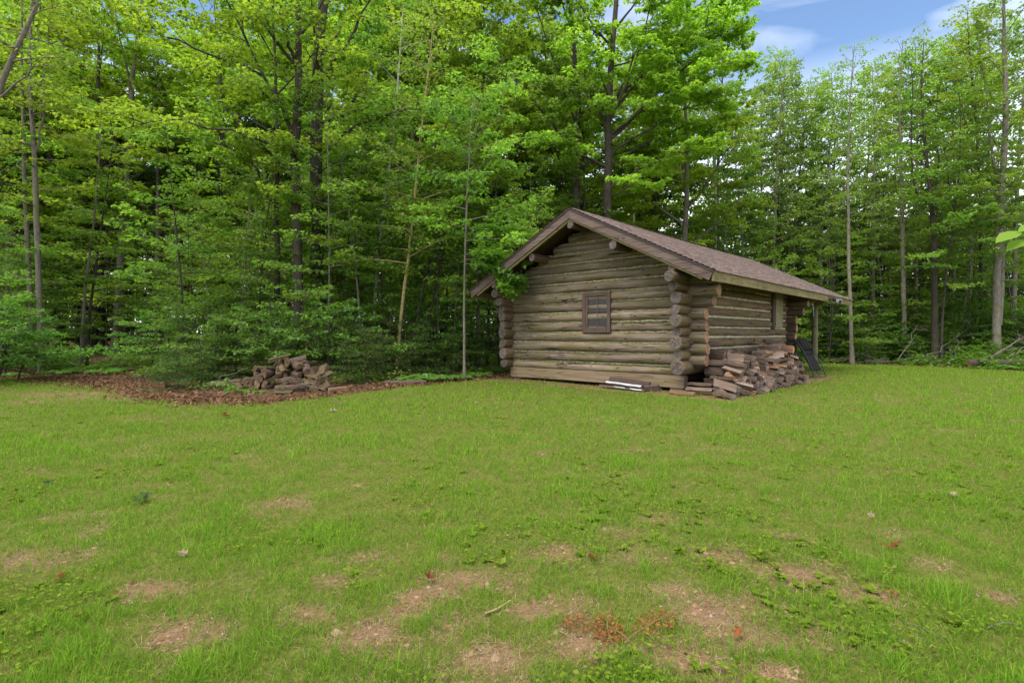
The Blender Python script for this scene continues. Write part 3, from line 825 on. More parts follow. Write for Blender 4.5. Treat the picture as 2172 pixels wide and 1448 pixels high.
# prototypes for the deep woods (each is placed itself once, then copied)
def p_tall(seed, H=17.0, loc=(0, 0, 0), mat='maple'):
    T = Tree(seed, T_MAPLE, 0.185, 44, 0.42, twig=False)
    rs = T.rs
    T.trunk([(0, 0, 0), (rs.normal(0, .2), rs.normal(0, .2), H * .35), (rs.normal(0, .4), rs.normal(0, .4), H * .7), (rs.normal(0, .6), rs.normal(0, .6), H)], [0.17, 0.13, 0.08, 0.02])
    T.limbs(11, 0.14, 0.40, 2.6, 3.0, 0.05, 0.3, -0.3, 0.85, 0.34, 0.25)
    T.boughs(13, 0.30, 0.98, 4.4, 1.8, 0.55, 0.95, 0.6, 1.9, 0.9)
    return T
def p_under(seed, H=7.0, size=0.115, dens=38, low=0.27):
    T = Tree(seed, T_MAPLE, size, dens, 0.26, twig=True); rs = T.rs
    T.trunk([(0, 0, 0), (rs.normal(0, .15), rs.normal(0, .15), H * .4), (rs.normal(0, .35), rs.normal(0, .35), H)], [0.045, 0.032, 0.008], 6)
    T.limbs(24, low, 0.97, 2.3, 0.8, 0.12, 0.65, -0.3, 0.62, 0.27, 0.22)
    return T
def p_pole(seed, H=7.5, lean=0.6):
    T = Tree(seed, T_MAPLE, 0.12, 42, 0.28, twig=True); rs = T.rs
    T.trunk([(0, 0, 0), (lean * .25 + rs.normal(0, .08), rs.normal(0, .1), H * .4), (lean, rs.normal(0, .2), H)], [0.036, 0.028, 0.008], 6)
    T.limbs(20, 0.42, 0.98, 1.9, 0.8, 0.1, 0.7, -0.2, 0.62, 0.27, 0.2)
    for q in range(9):
        p, r = T.at(rs.uniform(0.1, 0.42)); P = T.path(p, rs.uniform(0, 6.28), rs.uniform(-.1, .5), rs.uniform(.3, .9), -0.2, 4, 0.3); T.tr.tube(P, np.linspace(0.008, 0.002, 4), 3, 0, 0.5, cap=False)
    return T
def p_aspen(seed, H=15.0, c0=0.30, size=0.125, dens=62, n=60, r=0.10):
    T = Tree(seed, T_OVAL, size, dens, 0.28, twig=False, jitter=0.7, droop=0.45); rs = T.rs
    T.trunk([(0, 0, 0), (rs.normal(0, .15), rs.normal(0, .1), H * .4), (rs.normal(0, .25), rs.normal(0, .2), H * .75), (rs.normal(0, .35), rs.normal(0, .3), H)], [r, r * .75, r * .4, 0.012], 8)
    T.limbs(n, c0, 0.985, 2.5, 0.7, 0.35, 0.95, 0.1, 0.6, 0.3, 0.15)
    return T
def p_fir(seed, H=12.0, base=0.06, k=0.24, whorl=0.34, r=0.13, nl=0.11, dens=42):
    T = Tree(seed, T_NEEDLE, nl, dens, 0.12, twig=False); rs = T.rs
    T.trunk([(0, 0, 0), (rs.normal(0, .05), rs.normal(0, .05), H * .5), (0, 0, H)], [r, r * .6, 0.01], 7)
    z = H * base
    while z < H * 0.985:
        f = z / H; L = k * H * (1 - f) ** 0.8 * rs.uniform(0.8, 1.1) + 0.08
        for q in range(5 if L > 0.4 else 4):
            az = rs.uniform(0, 6.28); P = T.path((0, 0, z + rs.uniform(-.06, .06)), az, 0.22 - 0.35 * (1 - f), L, 0.25, 5, 0.1)
            T.tr.tube(P, np.linspace(0.008 + 0.008 * L, 0.003, 5), 3, 0, 0.5, cap=False)
            tone = np.clip(rs.normal(0.45, 0.2), 0, 1); ns = max(3, int(L / 0.13)); side = 1
            for s in range(ns):
                t = 0.12 + 0.88 * s / ns; sg = t * 4; i = min(int(sg), 3); p = P[i] + (P[i + 1] - P[i]) * (sg - i)
                d = P[i + 1] - P[i]; a2 = math.atan2(d[1], d[0]) + side * 0.85; side = -side
                sl = (0.16 + 0.42 * L * (1 - t)) * rs.uniform(0.7, 1.1)
                T.spray(np.array([p, p + sl * 0.5 * np.array([math.cos(a2), math.sin(a2), 0.02]), p + sl * np.array([math.cos(a2), math.sin(a2), -0.06])]), tone)
            T.spray(P, tone)
        z += whorl * (0.6 + 0.6 * (1 - f)) * rs.uniform(0.8, 1.2)
    return T
def p_deadfir(seed, H=16.0):
    """spruce whose shaded lower half carries only bare grey twigs"""
    T = p_fir(seed, H, 0.56, 0.15, 0.5, 0.15, 0.16, 26); rs = T.rs
    for i in range(120):
        z = rs.uniform(0.8, H * 0.56); P = T.path((0, 0, z), rs.uniform(0, 6.28), rs.uniform(-0.35, 0.15), rs.uniform(0.8, 1.9), -0.5, 5, 0.3)
        T.tr.tube(P, np.linspace(0.012, 0.003, 5), 3, 0, 0.5, cap=False)
        for q in range(4):
            j = rs.randint(1, 4); d = P[j + 1] - P[j]; a2 = math.atan2(d[1], d[0]) + rs.choice([-1, 1]) * rs.uniform(.5, 1.1)
            T.tr.tube(T.path(P[j], a2, rs.uniform(-.5, .1), rs.uniform(.25, .6), -0.4, 3), np.linspace(0.006, 0.002, 3), 3, 0, 0.5, cap=False)
    return T

rs = np.random.RandomState(21)
placed = []
def free(x, y, gap):
    cx, cy = cab_xy(x, y)
    if -5.0 < cx < 5.2 and -2.2 < cy < 13.4: return False
    if y < edge_y(x) + 0.5: return False
    return all((x - a) ** 2 + (y - b) ** 2 > (gap + g) ** 2 / 4 for a, b, g in placed)
SKY = np.array([(1500, -400), (1590, -60), (1606, 150), (1640, 112), (1690, 140), (1735, 165), (1765, 140), (1795, 108), (1830, 95), (1862, 150), (1890, 105), (1925, 85), (1965, 85), (2000, 60), (2050, 20), (2090, 20), (2130, -30), (2172, -60)], float)
def top_limit(x, y, margin=25):
    """tallest a tree may stand at x, y without covering the open sky on the right"""
    px = 1086 + FPX * x / y
    if px < 1560 or px > 2350: return 99.0
    yy = np.interp(np.clip([px - 25, px, px + 25], 1500, 2172), SKY[:, 0], SKY[:, 1]).max() + margin
    return 1.5 + (712 - yy) / FPX * y

# ---- trees one can tell apart, their trunks measured in the photograph and stood at their own distances
def key(seed, label, base_px, Y, pts, rad, bark, leafmat, leaf=T_MAPLE, size=0.13, dens=48, n=9, cat='tree', name='maple_tree', dY=0.0, **kw):
    b = base_at(at_y(base_px, 740, Y)[0], Y)
    T = Tree(seed, leaf, size, dens, **kw)
    T.trunk(px_path(b, pts, Y, dY), rad, n)
    placed.append((b[0], b[1], 0.8))
    def fin():
        return T.finish(name, label, cat, b, bark, leafmat)
    def bough(pts, r, dy=0.0, **k2):
        P = np.array([at_y(px, py, Y + dy * i / max(1, len(pts) - 1)) - b for i, (px, py) in enumerate(pts)])
        q = np.linspace(0, 1, 10); s = np.linspace(0, 1, len(P))
        P = np.stack([np.interp(q, s, P[:, i]) for i in range(3)], 1)
        P[1:-1] = (P[:-2] + 2 * P[1:-1] + P[2:]) / 4 + T.rs.normal(0, 0.04, (8, 3))
        T.bough(P, r, **k2)
    return T, b, fin, bough

T, b, fin, bo = key(301, 'slim grey trunked maple, leftmost of the trunks rising from the wood floor', 69, 19.0, [(62, 600), (53, 400), (45, 180), (48, -60)], [0.085, 0.07, 0.05, 0.02], M['bark_grey'], M['maple'])
T.limbs(26, 0.12, 0.98, 2.0, 1.8, 0.15, 0.6); fin()
T, b, fin, bo = key(302, 'grey maple with a forked stem just right of the leftmost trunk', 88, 18.2, [(81, 600), (77, 420), (74, 320), (62, 200), (66, 60), (70, -60)], [0.09, 0.08, 0.055, 0.02], M['bark_grey'], M['maple_yellow'])
bo([(74, 325), (92, 250), (100, 120), (112, -30)], 0.045); T.limbs(22, 0.3, 0.98, 2.2, 1.8, 0.1, 0.6); fin()
T, b, fin, bo = key(303, 'thin maple bending right, left stem of the close pair beside the shaded track', 171, 20.5, [(176, 650), (188, 560), (200, 470), (212, 330), (215, 200)], [0.055, 0.04, 0.01], M['bark_grey'], M['maple'])
T.limbs(20, 0.3, 0.98, 1.9, 1.0, 0.1, 0.6); fin()
T, b, fin, bo = key(304, 'thin maple bending right, right stem of the close pair beside the shaded track', 184, 20.8, [(192, 640), (204, 560), (222, 430), (240, 300)], [0.055, 0.04, 0.01], M['bark'], M['maple'])
T.limbs(20, 0.25, 0.98, 2.0, 1.0, 0.1, 0.6); fin()
T, b, fin, bo = key(305, 'straight dark maple trunk standing just left of the two stout trunks', 592, 18.3, [(588, 560), (585, 400), (590, 250), (580, 100), (575, -80)], [0.10, 0.085, 0.05, 0.03], M['bark'], M['maple'])
bo([(588, 420), (540, 350), (480, 300), (380, 290), (280, 295)], 0.04, -1.5, sec_len=1.3); T.limbs(18, 0.12, 0.6, 2.0, 2.0, 0.1, 0.4); T.boughs(7, 0.55, 0.98, 3.0, 1.5, 0.5, 0.9); fin()
T, b, fin, bo = key(306, 'stout dark maple with a big limb sweeping up left, beside the thickest trunk', 630, 17.4, [(636, 600), (625, 400), (622, 300), (635, 200), (633, 100), (630, -90)], [0.155, 0.14, 0.12, 0.08], M['bark'], M['maple_yellow'], n=12)
bo([(623, 285), (595, 220), (552, 150), (483, 5), (465, -70)], 0.075, -1.0, sec_len=1.9); bo([(556, 160), (480, 130), (380, 85), (290, 45)], 0.05, -1.5)
bo([(626, 130), (600, 60), (590, -40)], 0.06, -1.0); bo([(630, 330), (560, 300), (470, 270), (330, 250), (250, 280)], 0.045, -3.0, sec_len=1.6)
T.limbs(10, 0.12, 0.5, 1.8, 2.2, 0.1, 0.3); T.boughs(6, 0.6, 0.98, 3.2, 2.2, 0.5, 0.8); fin()
T, b, fin, bo = key(307, 'thickest straight furrowed trunk left of the cabin, behind the left woodpile', 673, 18.6, [(677, 600), (673, 400), (668, 250), (680, 100), (690, -110)], [0.235, 0.215, 0.19, 0.15], M['bark'], M['maple'], n=14)
bo([(690, 160), (715, 125), (766, 35), (800, -40)], 0.09, -0.5, sec_len=1.8); bo([(676, 330), (760, 260), (860, 230), (960, 240)], 0.045, -2.0)
T.limbs(10, 0.15, 0.55, 1.6, 2.4, 0.1, 0.3); T.boughs(7, 0.55, 0.98, 3.2, 2.2, 0.5, 0.8); fin()
T, b, fin, bo = key(308, 'pale barked slender birch leaning right among dark stems left of the cabin', 790, 19.2, [(794, 655), (806, 480), (822, 400), (838, 250), (850, 90), (860, -60)], [0.062, 0.05, 0.035, 0.012], M['bark_pale'], M['aspen'], T_OVAL, 0.10, 38, name='birch_tree')
T.limbs(34, 0.35, 0.98, 2.0, 1.2, 0.2, 0.8); fin()
T, b, fin, bo = key(309, 'yellowish smooth sapling leaning right, nearest thin stem between woodpile and cabin', 841, 17.2, [(848, 690), (854, 635), (873, 505), (881, 400), (898, 220), (915, 120), (920, 30)], [0.062, 0.05, 0.035, 0.01], M['bark_yellow'], M['maple'], T_OVAL, 0.115, 34)
T.limbs(34, 0.35, 0.98, 2.3, 1.3, 0.15, 0.7); fin()
T, b, fin, bo = key(310, 'dark stem leaning strongly right, second dark leaner right of the yellowish sapling', 896, 18.4, [(916, 640), (937, 543), (978, 400), (1000, 300), (1020, 190)], [0.045, 0.035, 0.01], M['bark'], M['maple'])
T.limbs(24, 0.4, 0.98, 1.9, 1.1, 0.1, 0.6); fin()
T, b, fin, bo = key(311, 'dark leaning stem right beside the yellowish sapling on its right', 868, 18.1, [(889, 650), (911, 549), (956, 416), (990, 310)], [0.045, 0.035, 0.01], M['bark'], M['maple'])
T.limbs(20, 0.4, 0.98, 1.7, 1.0, 0.1, 0.6); fin()
T, b, fin, bo = key(312, 'dark thin maple curving up behind the right end of the left woodpile', 747, 18.8, [(749, 711), (760, 560), (773, 432), (782, 250)], [0.052, 0.04, 0.012], M['bark'], M['maple'])
T.limbs(24, 0.2, 0.98, 1.9, 1.1, 0.1, 0.6); fin()
T, b, fin, bo = key(313, 'grey trunk standing right under the left eave of the cabin', 1034, 19.6, [(1036, 690), (1039, 600), (1050, 430), (1062, 250), (1068, 120)], [0.05, 0.042, 0.015], M['bark'], M['maple'])
T.limbs(26, 0.3, 0.98, 2.1, 1.3, 0.1, 0.6); fin()
T, b, fin, bo = key(314, 'slim maple whose lowest branch reaches over the left roof corner of the cabin', 985, 15.7, [(984, 690), (986, 560), (990, 420), (996, 300), (1004, 200)], [0.042, 0.03, 0.01], M['bark_grey'], M['maple'])
for pts, dy in (([(986, 560), (1020, 560), (1060, 580), (1105, 600)], -0.7), ([(987, 540), (1010, 530), (1050, 535), (1105, 555)], -0.4), ([(987, 550), (1030, 550), (1070, 600), (1085, 625)], -0.6), ([(988, 500), (1020, 480), (1060, 490), (1110, 520)], -0.2)):
    T.dens = 95; T.limb(np.array([at_y(px, py, 15.7 + dy * i / 3) - b for i, (px, py) in enumerate(pts)]), 0.014, 0.15, 0.12, 0.5, 4); T.dens = 48
T.limbs(20, 0.45, 0.98, 1.8, 1.1, 0.1, 0.6); fin()
T, b, fin, bo = key(315, 'big dark maple behind the cabin ridge, left one of the two big trunks', 1228, 26.5, [(1226, 560), (1219, 400), (1226, 300), (1228, 200), (1214, 80), (1206, -80)], [0.20, 0.18, 0.13, 0.09], M['bark'], M['maple'], size=0.17, dens=58, n=12)
bo([(1224, 330), (1170, 260), (1110, 190), (1040, 120)], 0.07, -1.5, sec_len=2.0); bo([(1226, 280), (1195, 180), (1150, 60), (1120, -40)], 0.08, -1, sec_len=2.0); T.boughs(11, 0.35, 0.98, 4.0, 2.5, 0.3, 0.8); fin()
T, b, fin, bo = key(316, 'big spreading maple behind the cabin ridge, right one of the two big trunks', 1288, 25.2, [(1289, 560), (1289, 430), (1289, 330), (1291, 240), (1298, 100), (1315, -80)], [0.22, 0.20, 0.16, 0.09], M['bark'], M['maple_yellow'], size=0.17, dens=62, n=12)
bo([(1291, 265), (1318, 205), (1352, 130), (1375, 40), (1390, -60)], 0.09, -0.8, sec_len=2.0); bo([(1290, 300), (1360, 230), (1440, 150), (1520, 80), (1578, 62)], 0.075, -1.5, sec_len=1.9)
bo([(1290, 330), (1380, 270), (1470, 225), (1540, 215)], 0.06, -1.5, sec_len=1.8); bo([(1290, 400), (1350, 360), (1440, 325), (1530, 315)], 0.05, -2.0, sec_len=1.6)
bo([(1291, 250), (1400, 120), (1480, 20), (1530, -60)], 0.07, 0.5, sec_gap=0.4, sec_len=2.2); bo([(1292, 240), (1370, 60), (1430, -40)], 0.06, -1.2, sec_gap=0.4, sec_len=2.2); bo([(1300, 215), (1400, 130), (1490, 60), (1560, 15)], 0.06, -2.2, sec_gap=0.4, sec_len=2.0); bo([(1292, 290), (1390, 215), (1480, 160), (1560, 130)], 0.055, -2.6, sec_gap=0.4, sec_len=1.9); bo([(1292, 350), (1370, 300), (1450, 270), (1520, 265)], 0.05, 0.5, sec_gap=0.4, sec_len=1.9); bo([(1289, 420), (1340, 390), (1400, 400)], 0.035, -1.5); bo([(1291, 280), (1250, 200), (1230, 100)], 0.06, -1.0)
T.boughs(8, 0.45, 0.98, 3.8, 2.4, 0.4, 0.8); fin()
T, b, fin, bo = key(317, 'thin dark stem between the two big trunks behind the cabin ridge', 1241, 26.8, [(1241, 560), (1240, 400), (1238, 300), (1230, 190)], [0.075, 0.055, 0.012], M['bark'], M['maple'], size=0.14)
T.limbs(22, 0.35, 0.98, 2.2, 1.4, 0.2, 0.7); fin()
T, b, fin, bo = key(318, 'white birch with a forked top showing above the middle of the roof', 1519, 31, [(1518, 560), (1518, 420), (1516, 320), (1508, 255), (1500, 190)], [0.115, 0.10, 0.09, 0.03], M['bark_pale'], M['aspen'], T_OVAL, 0.12, 36, name='birch_tree')
bo([(1517, 320), (1526, 258), (1535, 190)], 0.07, 0.5); T.limbs(30, 0.62, 0.99, 2.0, 1.0, 0.3, 0.8); fin()
T, b, fin, bo = key(319, 'thin white birch stem seen just above the near roof slope', 1344, 33, [(1343, 560), (1345, 400), (1352, 300), (1356, 180)], [0.085, 0.07, 0.02], M['bark_pale'], M['aspen'], T_OVAL, 0.12, 34, name='birch_tree')
T.limbs(26, 0.6, 0.98, 2.0, 1.0, 0.3, 0.8); fin()
T, b, fin, bo = key(320, 'slender pale birch right at the tip of the far roof corner', 1808, 24.6, [(1803, 640), (1800, 500), (1798, 360), (1802, 220), (1812, 98)], [0.085, 0.07, 0.05, 0.012], M['bark_aspen'], M['aspen'], T_OVAL, 0.105, 40, name='birch_tree')
T.limbs(32, 0.46, 0.985, 1.8, 0.6, 0.35, 0.95, 0.1); fin()
T, b, fin, bo = key(321, 'straight grey aspen, second pale trunk from the far roof corner', 1919, 26.2, [(1917, 640), (1915, 520), (1913, 390), (1906, 230), (1915, 85)], [0.115, 0.095, 0.06, 0.012], M['bark_aspen'], M['aspen'], T_OVAL, 0.11, 36, name='aspen_tree')
T.limbs(38, 0.36, 0.985, 2.2, 0.7, 0.25, 0.9, 0.1); fin()
T, b, fin, bo = key(322, 'dark trunked maple forking like a candelabra, midway between the pale trunks on the right', 1984, 24.4, [(1983, 620), (1981, 520), (1980, 450), (1972, 410), (1962, 300), (1950, 180), (1960, 88)], [0.13, 0.115, 0.10, 0.05, 0.015], M['bark'], M['maple'], size=0.12)
bo([(1980, 440), (1950, 425), (1934, 400), (1930, 300), (1935, 200), (1930, 130)], 0.055, -0.3, start=0.35); bo([(1981, 440), (1990, 380), (1983, 260), (1990, 150)], 0.05, 0.4, start=0.3)
T.limbs(14, 0.22, 0.6, 2.2, 1.8, 0.05, 0.3, az0=-1.57, azr=1.9); T.limbs(14, 0.6, 0.98, 1.9, 0.8, 0.3, 0.9); fin()
T, b, fin, bo = key(323, 'thin crooked dark stem just right of the candelabra maple', 1998, 24.0, [(1997, 680), (2005, 600), (2018, 500), (2026, 440), (2040, 330), (2035, 200)], [0.05, 0.045, 0.04, 0.01], M['bark'], M['maple'], size=0.12)
bo([(2026, 445), (2010, 400), (2012, 300)], 0.03); T.limbs(20, 0.25, 0.98, 1.9, 0.9, 0.05, 0.6); fin()
T, b, fin, bo = key(324, 'stout flaky barked tree with a double stem near the right edge of the photo', 2113, 24.0, [(2113, 600), (2117, 500), (2122, 430), (2136, 300), (2131, 120), (2126, -60)], [0.155, 0.14, 0.11, 0.04], M['bark_aspen'], M['maple'], size=0.125, n=12)
bo([(2119, 690), (2126, 560), (2130, 470), (2118, 380), (2095, 300), (2085, 160), (2070, 40)], 0.115, 0.4, start=0.45)
T.limbs(12, 0.18, 0.5, 2.4, 2.4, 0.05, 0.3, az0=-1.8, azr=1.6); T.limbs(46, 0.42, 0.985, 2.6, 1.2, 0.1, 0.9); fin()
T, b, fin, bo = key(325, 'tall thin maple with feathery top left of the double stemmed tree', 2078, 26.5, [(2082, 600), (2080, 420), (2072, 250), (2055, 120), (2052, 25)], [0.085, 0.07, 0.05, 0.012], M['bark'], M['maple_yellow'], size=0.12)
T.limbs(34, 0.34, 0.985, 2.3, 0.7, 0.15, 0.9); fin()
T, b, fin, bo = key(326, 'near leaning trunk crossing the top left corner of the photo', -60, 12.6, [(-62, 620), (-45, 330), (0, 172), (45, 85), (86, 0), (120, -110)], [0.09, 0.08, 0.065, 0.045, 0.02], M['bark_grey'], M['maple'], T_OVAL, 0.10, 34)
bo([(-40, 300), (0, 192), (50, 175), (72, 120), (78, 60)], 0.028, -0.4, sec_len=0.9)
T.limbs(12, 0.55, 0.98, 1.6, 1.2, 0.0, 0.5); fin()

# ---- background trees: a few prototypes, each standing somewhere itself, the rest copies that share its meshes
def px_of(x, y): return 1086 + FPX * x / y
class Kind:
    def __init__(self, make, name, cat, bark, leafmat, H):
        self.make, self.name, self.cat, self.bark, self.leafmat, self.H, self.root = make, name, cat, bark, leafmat, H, None
    def put(self, x, y, label, group, scale=1.0, rz=None, sink=0.0, tilt=(0, 0)):
        loc = base_at(x, y) - [0, 0, sink]; rz = rs.uniform(0, 6.28) if rz is None else rz
        if self.root is None:
            self.root = self.make().finish(self.name, label, self.cat, loc, self.bark, self.leafmat, group, rz)
            self.root.scale = (scale,) * 3; self.root.rotation_euler = (tilt[0], tilt[1], rz); o = self.root
        else:
            o = dup(self.root, loc, rz, scale, label, group, tilt)
        placed.append((x, y, 0.5 if self.H < 5 else 1.2)); return o
talls = [Kind(lambda: p_tall(11), 'maple_tree', 'tree', M['bark'], M['maple_yellow'], 17), Kind(lambda: p_tall(12, 18.5), 'maple_tree', 'tree', M['bark'], M['maple'], 18.5),
         Kind(lambda: p_tall(13, 16), 'maple_tree', 'tree', M['bark_grey'], M['maple_yellow'], 16)]
unders = [Kind(lambda: p_under(14), 'maple_tree', 'tree', M['bark'], M['maple'], 7), Kind(lambda: p_under(15, 8.5), 'maple_tree', 'tree', M['bark_grey'], M['maple'], 8.5),
          Kind(lambda: p_under(16, 6.2), 'maple_tree', 'tree', M['bark'], M['under'], 6.2)]
aspens = [Kind(lambda: p_aspen(17), 'aspen_tree', 'tree', M['bark_aspen'], M['aspen'], 15), Kind(lambda: p_aspen(18, 16, 0.25), 'aspen_tree', 'tree', M['bark_aspen'], M['aspen'], 16)]
firs = [Kind(lambda: p_fir(19), 'fir_tree', 'tree', M['bark'], M['fir'], 12), Kind(lambda: p_fir(20, 13, 0.04, 0.20), 'fir_tree', 'tree', M['bark'], M['fir'], 13)]
deads = [Kind(lambda: p_deadfir(22), 'spruce_tree', 'tree', M['dead_twig'], M['fir'], 16)]
lowmaples = [Kind(lambda: p_under(27, 6.5, 0.12, 44, 0.12), 'maple_tree', 'tree', M['bark'], M['maple'], 6.5), Kind(lambda: p_under(28, 8.0, 0.12, 44, 0.12), 'maple_tree', 'tree', M['bark'], M['maple_yellow'], 8.0)]
smallfir = [Kind(lambda: p_fir(23, 2.0, 0.08, 0.50, 0.27, 0.02, 0.075, 60), 'fir_sapling', 'young fir', M['bark'], M['fir'], 2), Kind(lambda: p_fir(24, 1.5, 0.06, 0.66, 0.25, 0.018, 0.075, 60), 'fir_sapling', 'young fir', M['bark'], M['fir'], 1.5)]
saps = [Kind(lambda: p_under(25, 3.0, 0.10, 46, 0.2), 'maple_sapling', 'young tree', M['bark'], M['under'], 3), Kind(lambda: p_under(26, 2.4, 0.11, 44, 0.2), 'maple_sapling', 'young tree', M['bark'], M['fern'], 2.4)]

VIEWS = [(645, 18.4, 105), (592, 18.0, 50), (78, 18.6, 45), (178, 20.4, 30), (845, 17.6, 55), (800, 19, 40), (1808, 24.6, 26), (1919, 26.2, 26), (1984, 24.4, 40), (2113, 24.0, 45), (215, 26.0, 120)]
def blocks_view(x, y, wide):
    return any(y < Yt + 0.4 and abs(px_of(x, y) - p) < m + wide / y * FPX for p, Yt, m in VIEWS)
def scatter(kinds, n, xr, yr, gap, label, group, smin=0.85, smax=1.15, cond=None, tries=4000):
    k = 0
    for _ in range(tries):
        if k >= n: break
        x, y = rs.uniform(*xr), rs.uniform(*yr)
        if abs(x) > y * 1.02 + 2 or not free(x, y, gap): continue
        if cond and not cond(x, y): continue
        if blocks_view(x, y, 0.9 if kinds is talls else 0.5): continue
        kd = kinds[rs.randint(len(kinds))]; s = rs.uniform(smin, smax)
        lim = (top_limit(x, y) - float(ground_z(x, y))) / kd.H
        if lim < 0.45: continue
        s = min(s, lim * rs.uniform(0.93, 1.0))
        kd.put(x, y, label, group, s, tilt=(rs.normal(0, 0.02), rs.normal(0, 0.02))); k += 1
    return k
# edge saplings first: they stand nearest, each with a label of its own, counted from the left
def row(kinds, spots, fmt, group):
    spots = sorted(spots, key=lambda s: s[0] / s[1])
    for i, (x, y, sc) in enumerate(spots):
        kinds[i % len(kinds)].put(x, y, fmt.format(ORD[i + 1]), group, sc, sink=0.03)
def spot(px, Y, sc): return (float(at_y(px, 750, Y)[0]), Y, sc)
row(smallfir, [spot(375, 12.4, 0.7), spot(425, 13.2, 0.8), spot(350, 12.9, 0.45), spot(460, 14.3, 0.9), spot(395, 15.0, 0.8), spot(735, 13.6, 0.6), spot(775, 14.2, 0.75), spot(810, 15.2, 0.9), spot(700, 15.0, 1.1),
               spot(860, 15.9, 0.75), spot(960, 17.2, 0.9), spot(600, 14.6, 0.7), spot(540, 14.0, 0.7), spot(645, 14.8, 0.8), spot(905, 17.0, 0.9), spot(1010, 18.0, 0.9), spot(500, 15.6, 0.9), spot(755, 16.0, 1.0), spot(830, 17.0, 1.0)],
    'small dark fir edging the left wood, {} young fir from the left', 'young firs along the edge of the left wood')
row(saps, [spot(-10, 14.8, 0.9), spot(35, 15.4, 0.6), spot(100, 17.5, 0.45), spot(375, 16.4, 0.8), spot(560, 15.2, 0.8), spot(640, 15.4, 0.85), spot(500, 14.8, 0.6), spot(720, 16.0, 0.85), spot(430, 15.6, 0.85),
           spot(820, 18.0, 0.8), spot(930, 18.6, 0.8), spot(1000, 19.0, 0.8), spot(10, 18.0, 0.9), spot(-60, 14.0, 1.0), spot(330, 19.0, 0.8)],
    'leafy maple sapling in front of the left wood, {} sapling from the left', 'maple saplings in front of the left wood')
row(saps, [spot(1830, 26.0, 0.85), spot(1860, 27.5, 1.0), spot(1760, 28.0, 1.0), spot(1945, 26.4, 0.9), spot(2040, 25.6, 1.0), spot(2065, 26.8, 1.15), spot(2010, 27.6, 1.2), spot(2150, 25.5, 0.9), spot(1715, 29.5, 1.2), spot(2185, 24.0, 1.0), spot(1735, 27, 0.8), spot(1785, 27.2, 0.75), spot(1880, 26.8, 0.8), spot(1900, 27.6, 0.9), spot(1960, 27, 0.9), spot(1990, 25.6, 0.55), spot(2020, 25.2, 0.5), spot(2090, 25.4, 0.7), spot(2125, 24.8, 0.6), spot(2170, 25, 0.8), spot(1850, 25.9, 0.5), spot(1925, 25.4, 0.5)],
    'leafy maple sapling by the brush on the right, {} sapling right of cabin', 'maple saplings by the brush on the right')
# right side: aspens against the sky, dark firs behind them
row(aspens, [spot(1640, 30, 1.10), spot(1610, 32, 1.0), spot(1685, 31, 1.02), spot(1745, 31, 1.0), spot(1770, 33, 1.08), spot(1660, 34, 1.18), spot(1850, 30, 1.0), spot(1890, 31, 1.10), spot(1940, 30, 1.08), spot(2015, 30, 1.1), spot(2050, 29, 1.18),
             spot(1975, 33, 1.2), spot(2150, 28, 1.18), spot(2100, 31, 1.25), spot(1570, 30, 0.95), spot(1830, 34, 1.2), spot(1720, 35, 1.1)],
    'tall airy aspen on the right, {} aspen counted from the left', 'tall aspens right of the cabin')
row(firs, [spot(p, y, s) for p, y, s in ((1650, 35, 0.85), (1690, 33, 0.75), (1725, 37, 0.9), (1760, 34.5, 0.8), (1800, 36, 0.85), (1840, 33, 0.75), (1875, 36, 0.85), (1905, 33.5, 0.7), (1940, 35.5, 0.8), (1990, 34, 0.8), (2030, 36.5, 0.85), (2070, 33, 0.75), (2110, 36, 0.9), (2150, 33.5, 0.8), (2190, 36, 0.9), (1600, 37, 0.9), (1855, 39, 1.0), (1955, 40, 1.0), (2055, 40, 1.0), (1780, 41, 1.0))],
    'dark fir behind the pale trunks on the right, {} fir from the left', 'dark firs in the right hand wood')
poles = [Kind(lambda: p_pole(31), 'maple_sapling', 'young tree', M['bark'], M['maple'], 7.5), Kind(lambda: p_pole(32, 8.5, 0.9), 'maple_sapling', 'young tree', M['bark_grey'], M['maple'], 8.5)]
row(poles, [spot(p, y, s) for p, y, s in ((695, 17.2, 1.0), (722, 18.2, 0.9), (770, 17.6, 1.05), (815, 18.6, 1.0), (930, 18.0, 1.0), (960, 18.8, 1.1), (1008, 18.4, 0.95), (1020, 19.4, 1.1), (1058, 20.5, 1.0), (860, 19.6, 1.1), (395, 16.6, 1.0), (505, 17.4, 0.95), (545, 18.4, 1.05))],
    'thin bare stemmed sapling with leaves high up, {} from the left near the left heap', 'thin poles in the left wood')
row(poles, [spot(p, y, s) for p, y, s in ((1735, 27.5, 0.9), (1760, 28.5, 1.0), (1845, 27.0, 0.9), (1880, 28.0, 1.0), (1940, 27.6, 0.9), (2035, 26.4, 0.9), (2060, 27.5, 1.0), (2150, 26.0, 0.9))],
    'thin bare stemmed sapling among the pale trunks, {} such pole right of the cabin', 'thin poles in the right wood')
scatter(lowmaples, 22, (10, 36), (25.8, 33), 1.4, 'leafy understory maple in the shady wood right of the cabin', 'understory maples right of the cabin', 0.8, 1.1, lambda x, y: 1560 < px_of(x, y) < 2330)
scatter(unders, 46, (-24, 3), (16.0, 28), 1.5, 'leafy understory maple deep in the dense wood left of the cabin', 'understory maples left of the cabin', 0.75, 1.15, lambda x, y: px_of(x, y) < 1180)
scatter(talls, 44, (-34, 3), (18, 40), 2.3, 'tall leafy maple deep in the dense wood left of the cabin', 'tall maples left of the cabin', 1.05, 1.45, lambda x, y: px_of(x, y) < 1150)
scatter(deads, 11, (-30, -4), (20, 32), 2.2, 'spruce with bare grey lower twigs deep in the wood on the left', 'bare stemmed spruces in the left wood', 0.85, 1.1, lambda x, y: px_of(x, y) < 780)
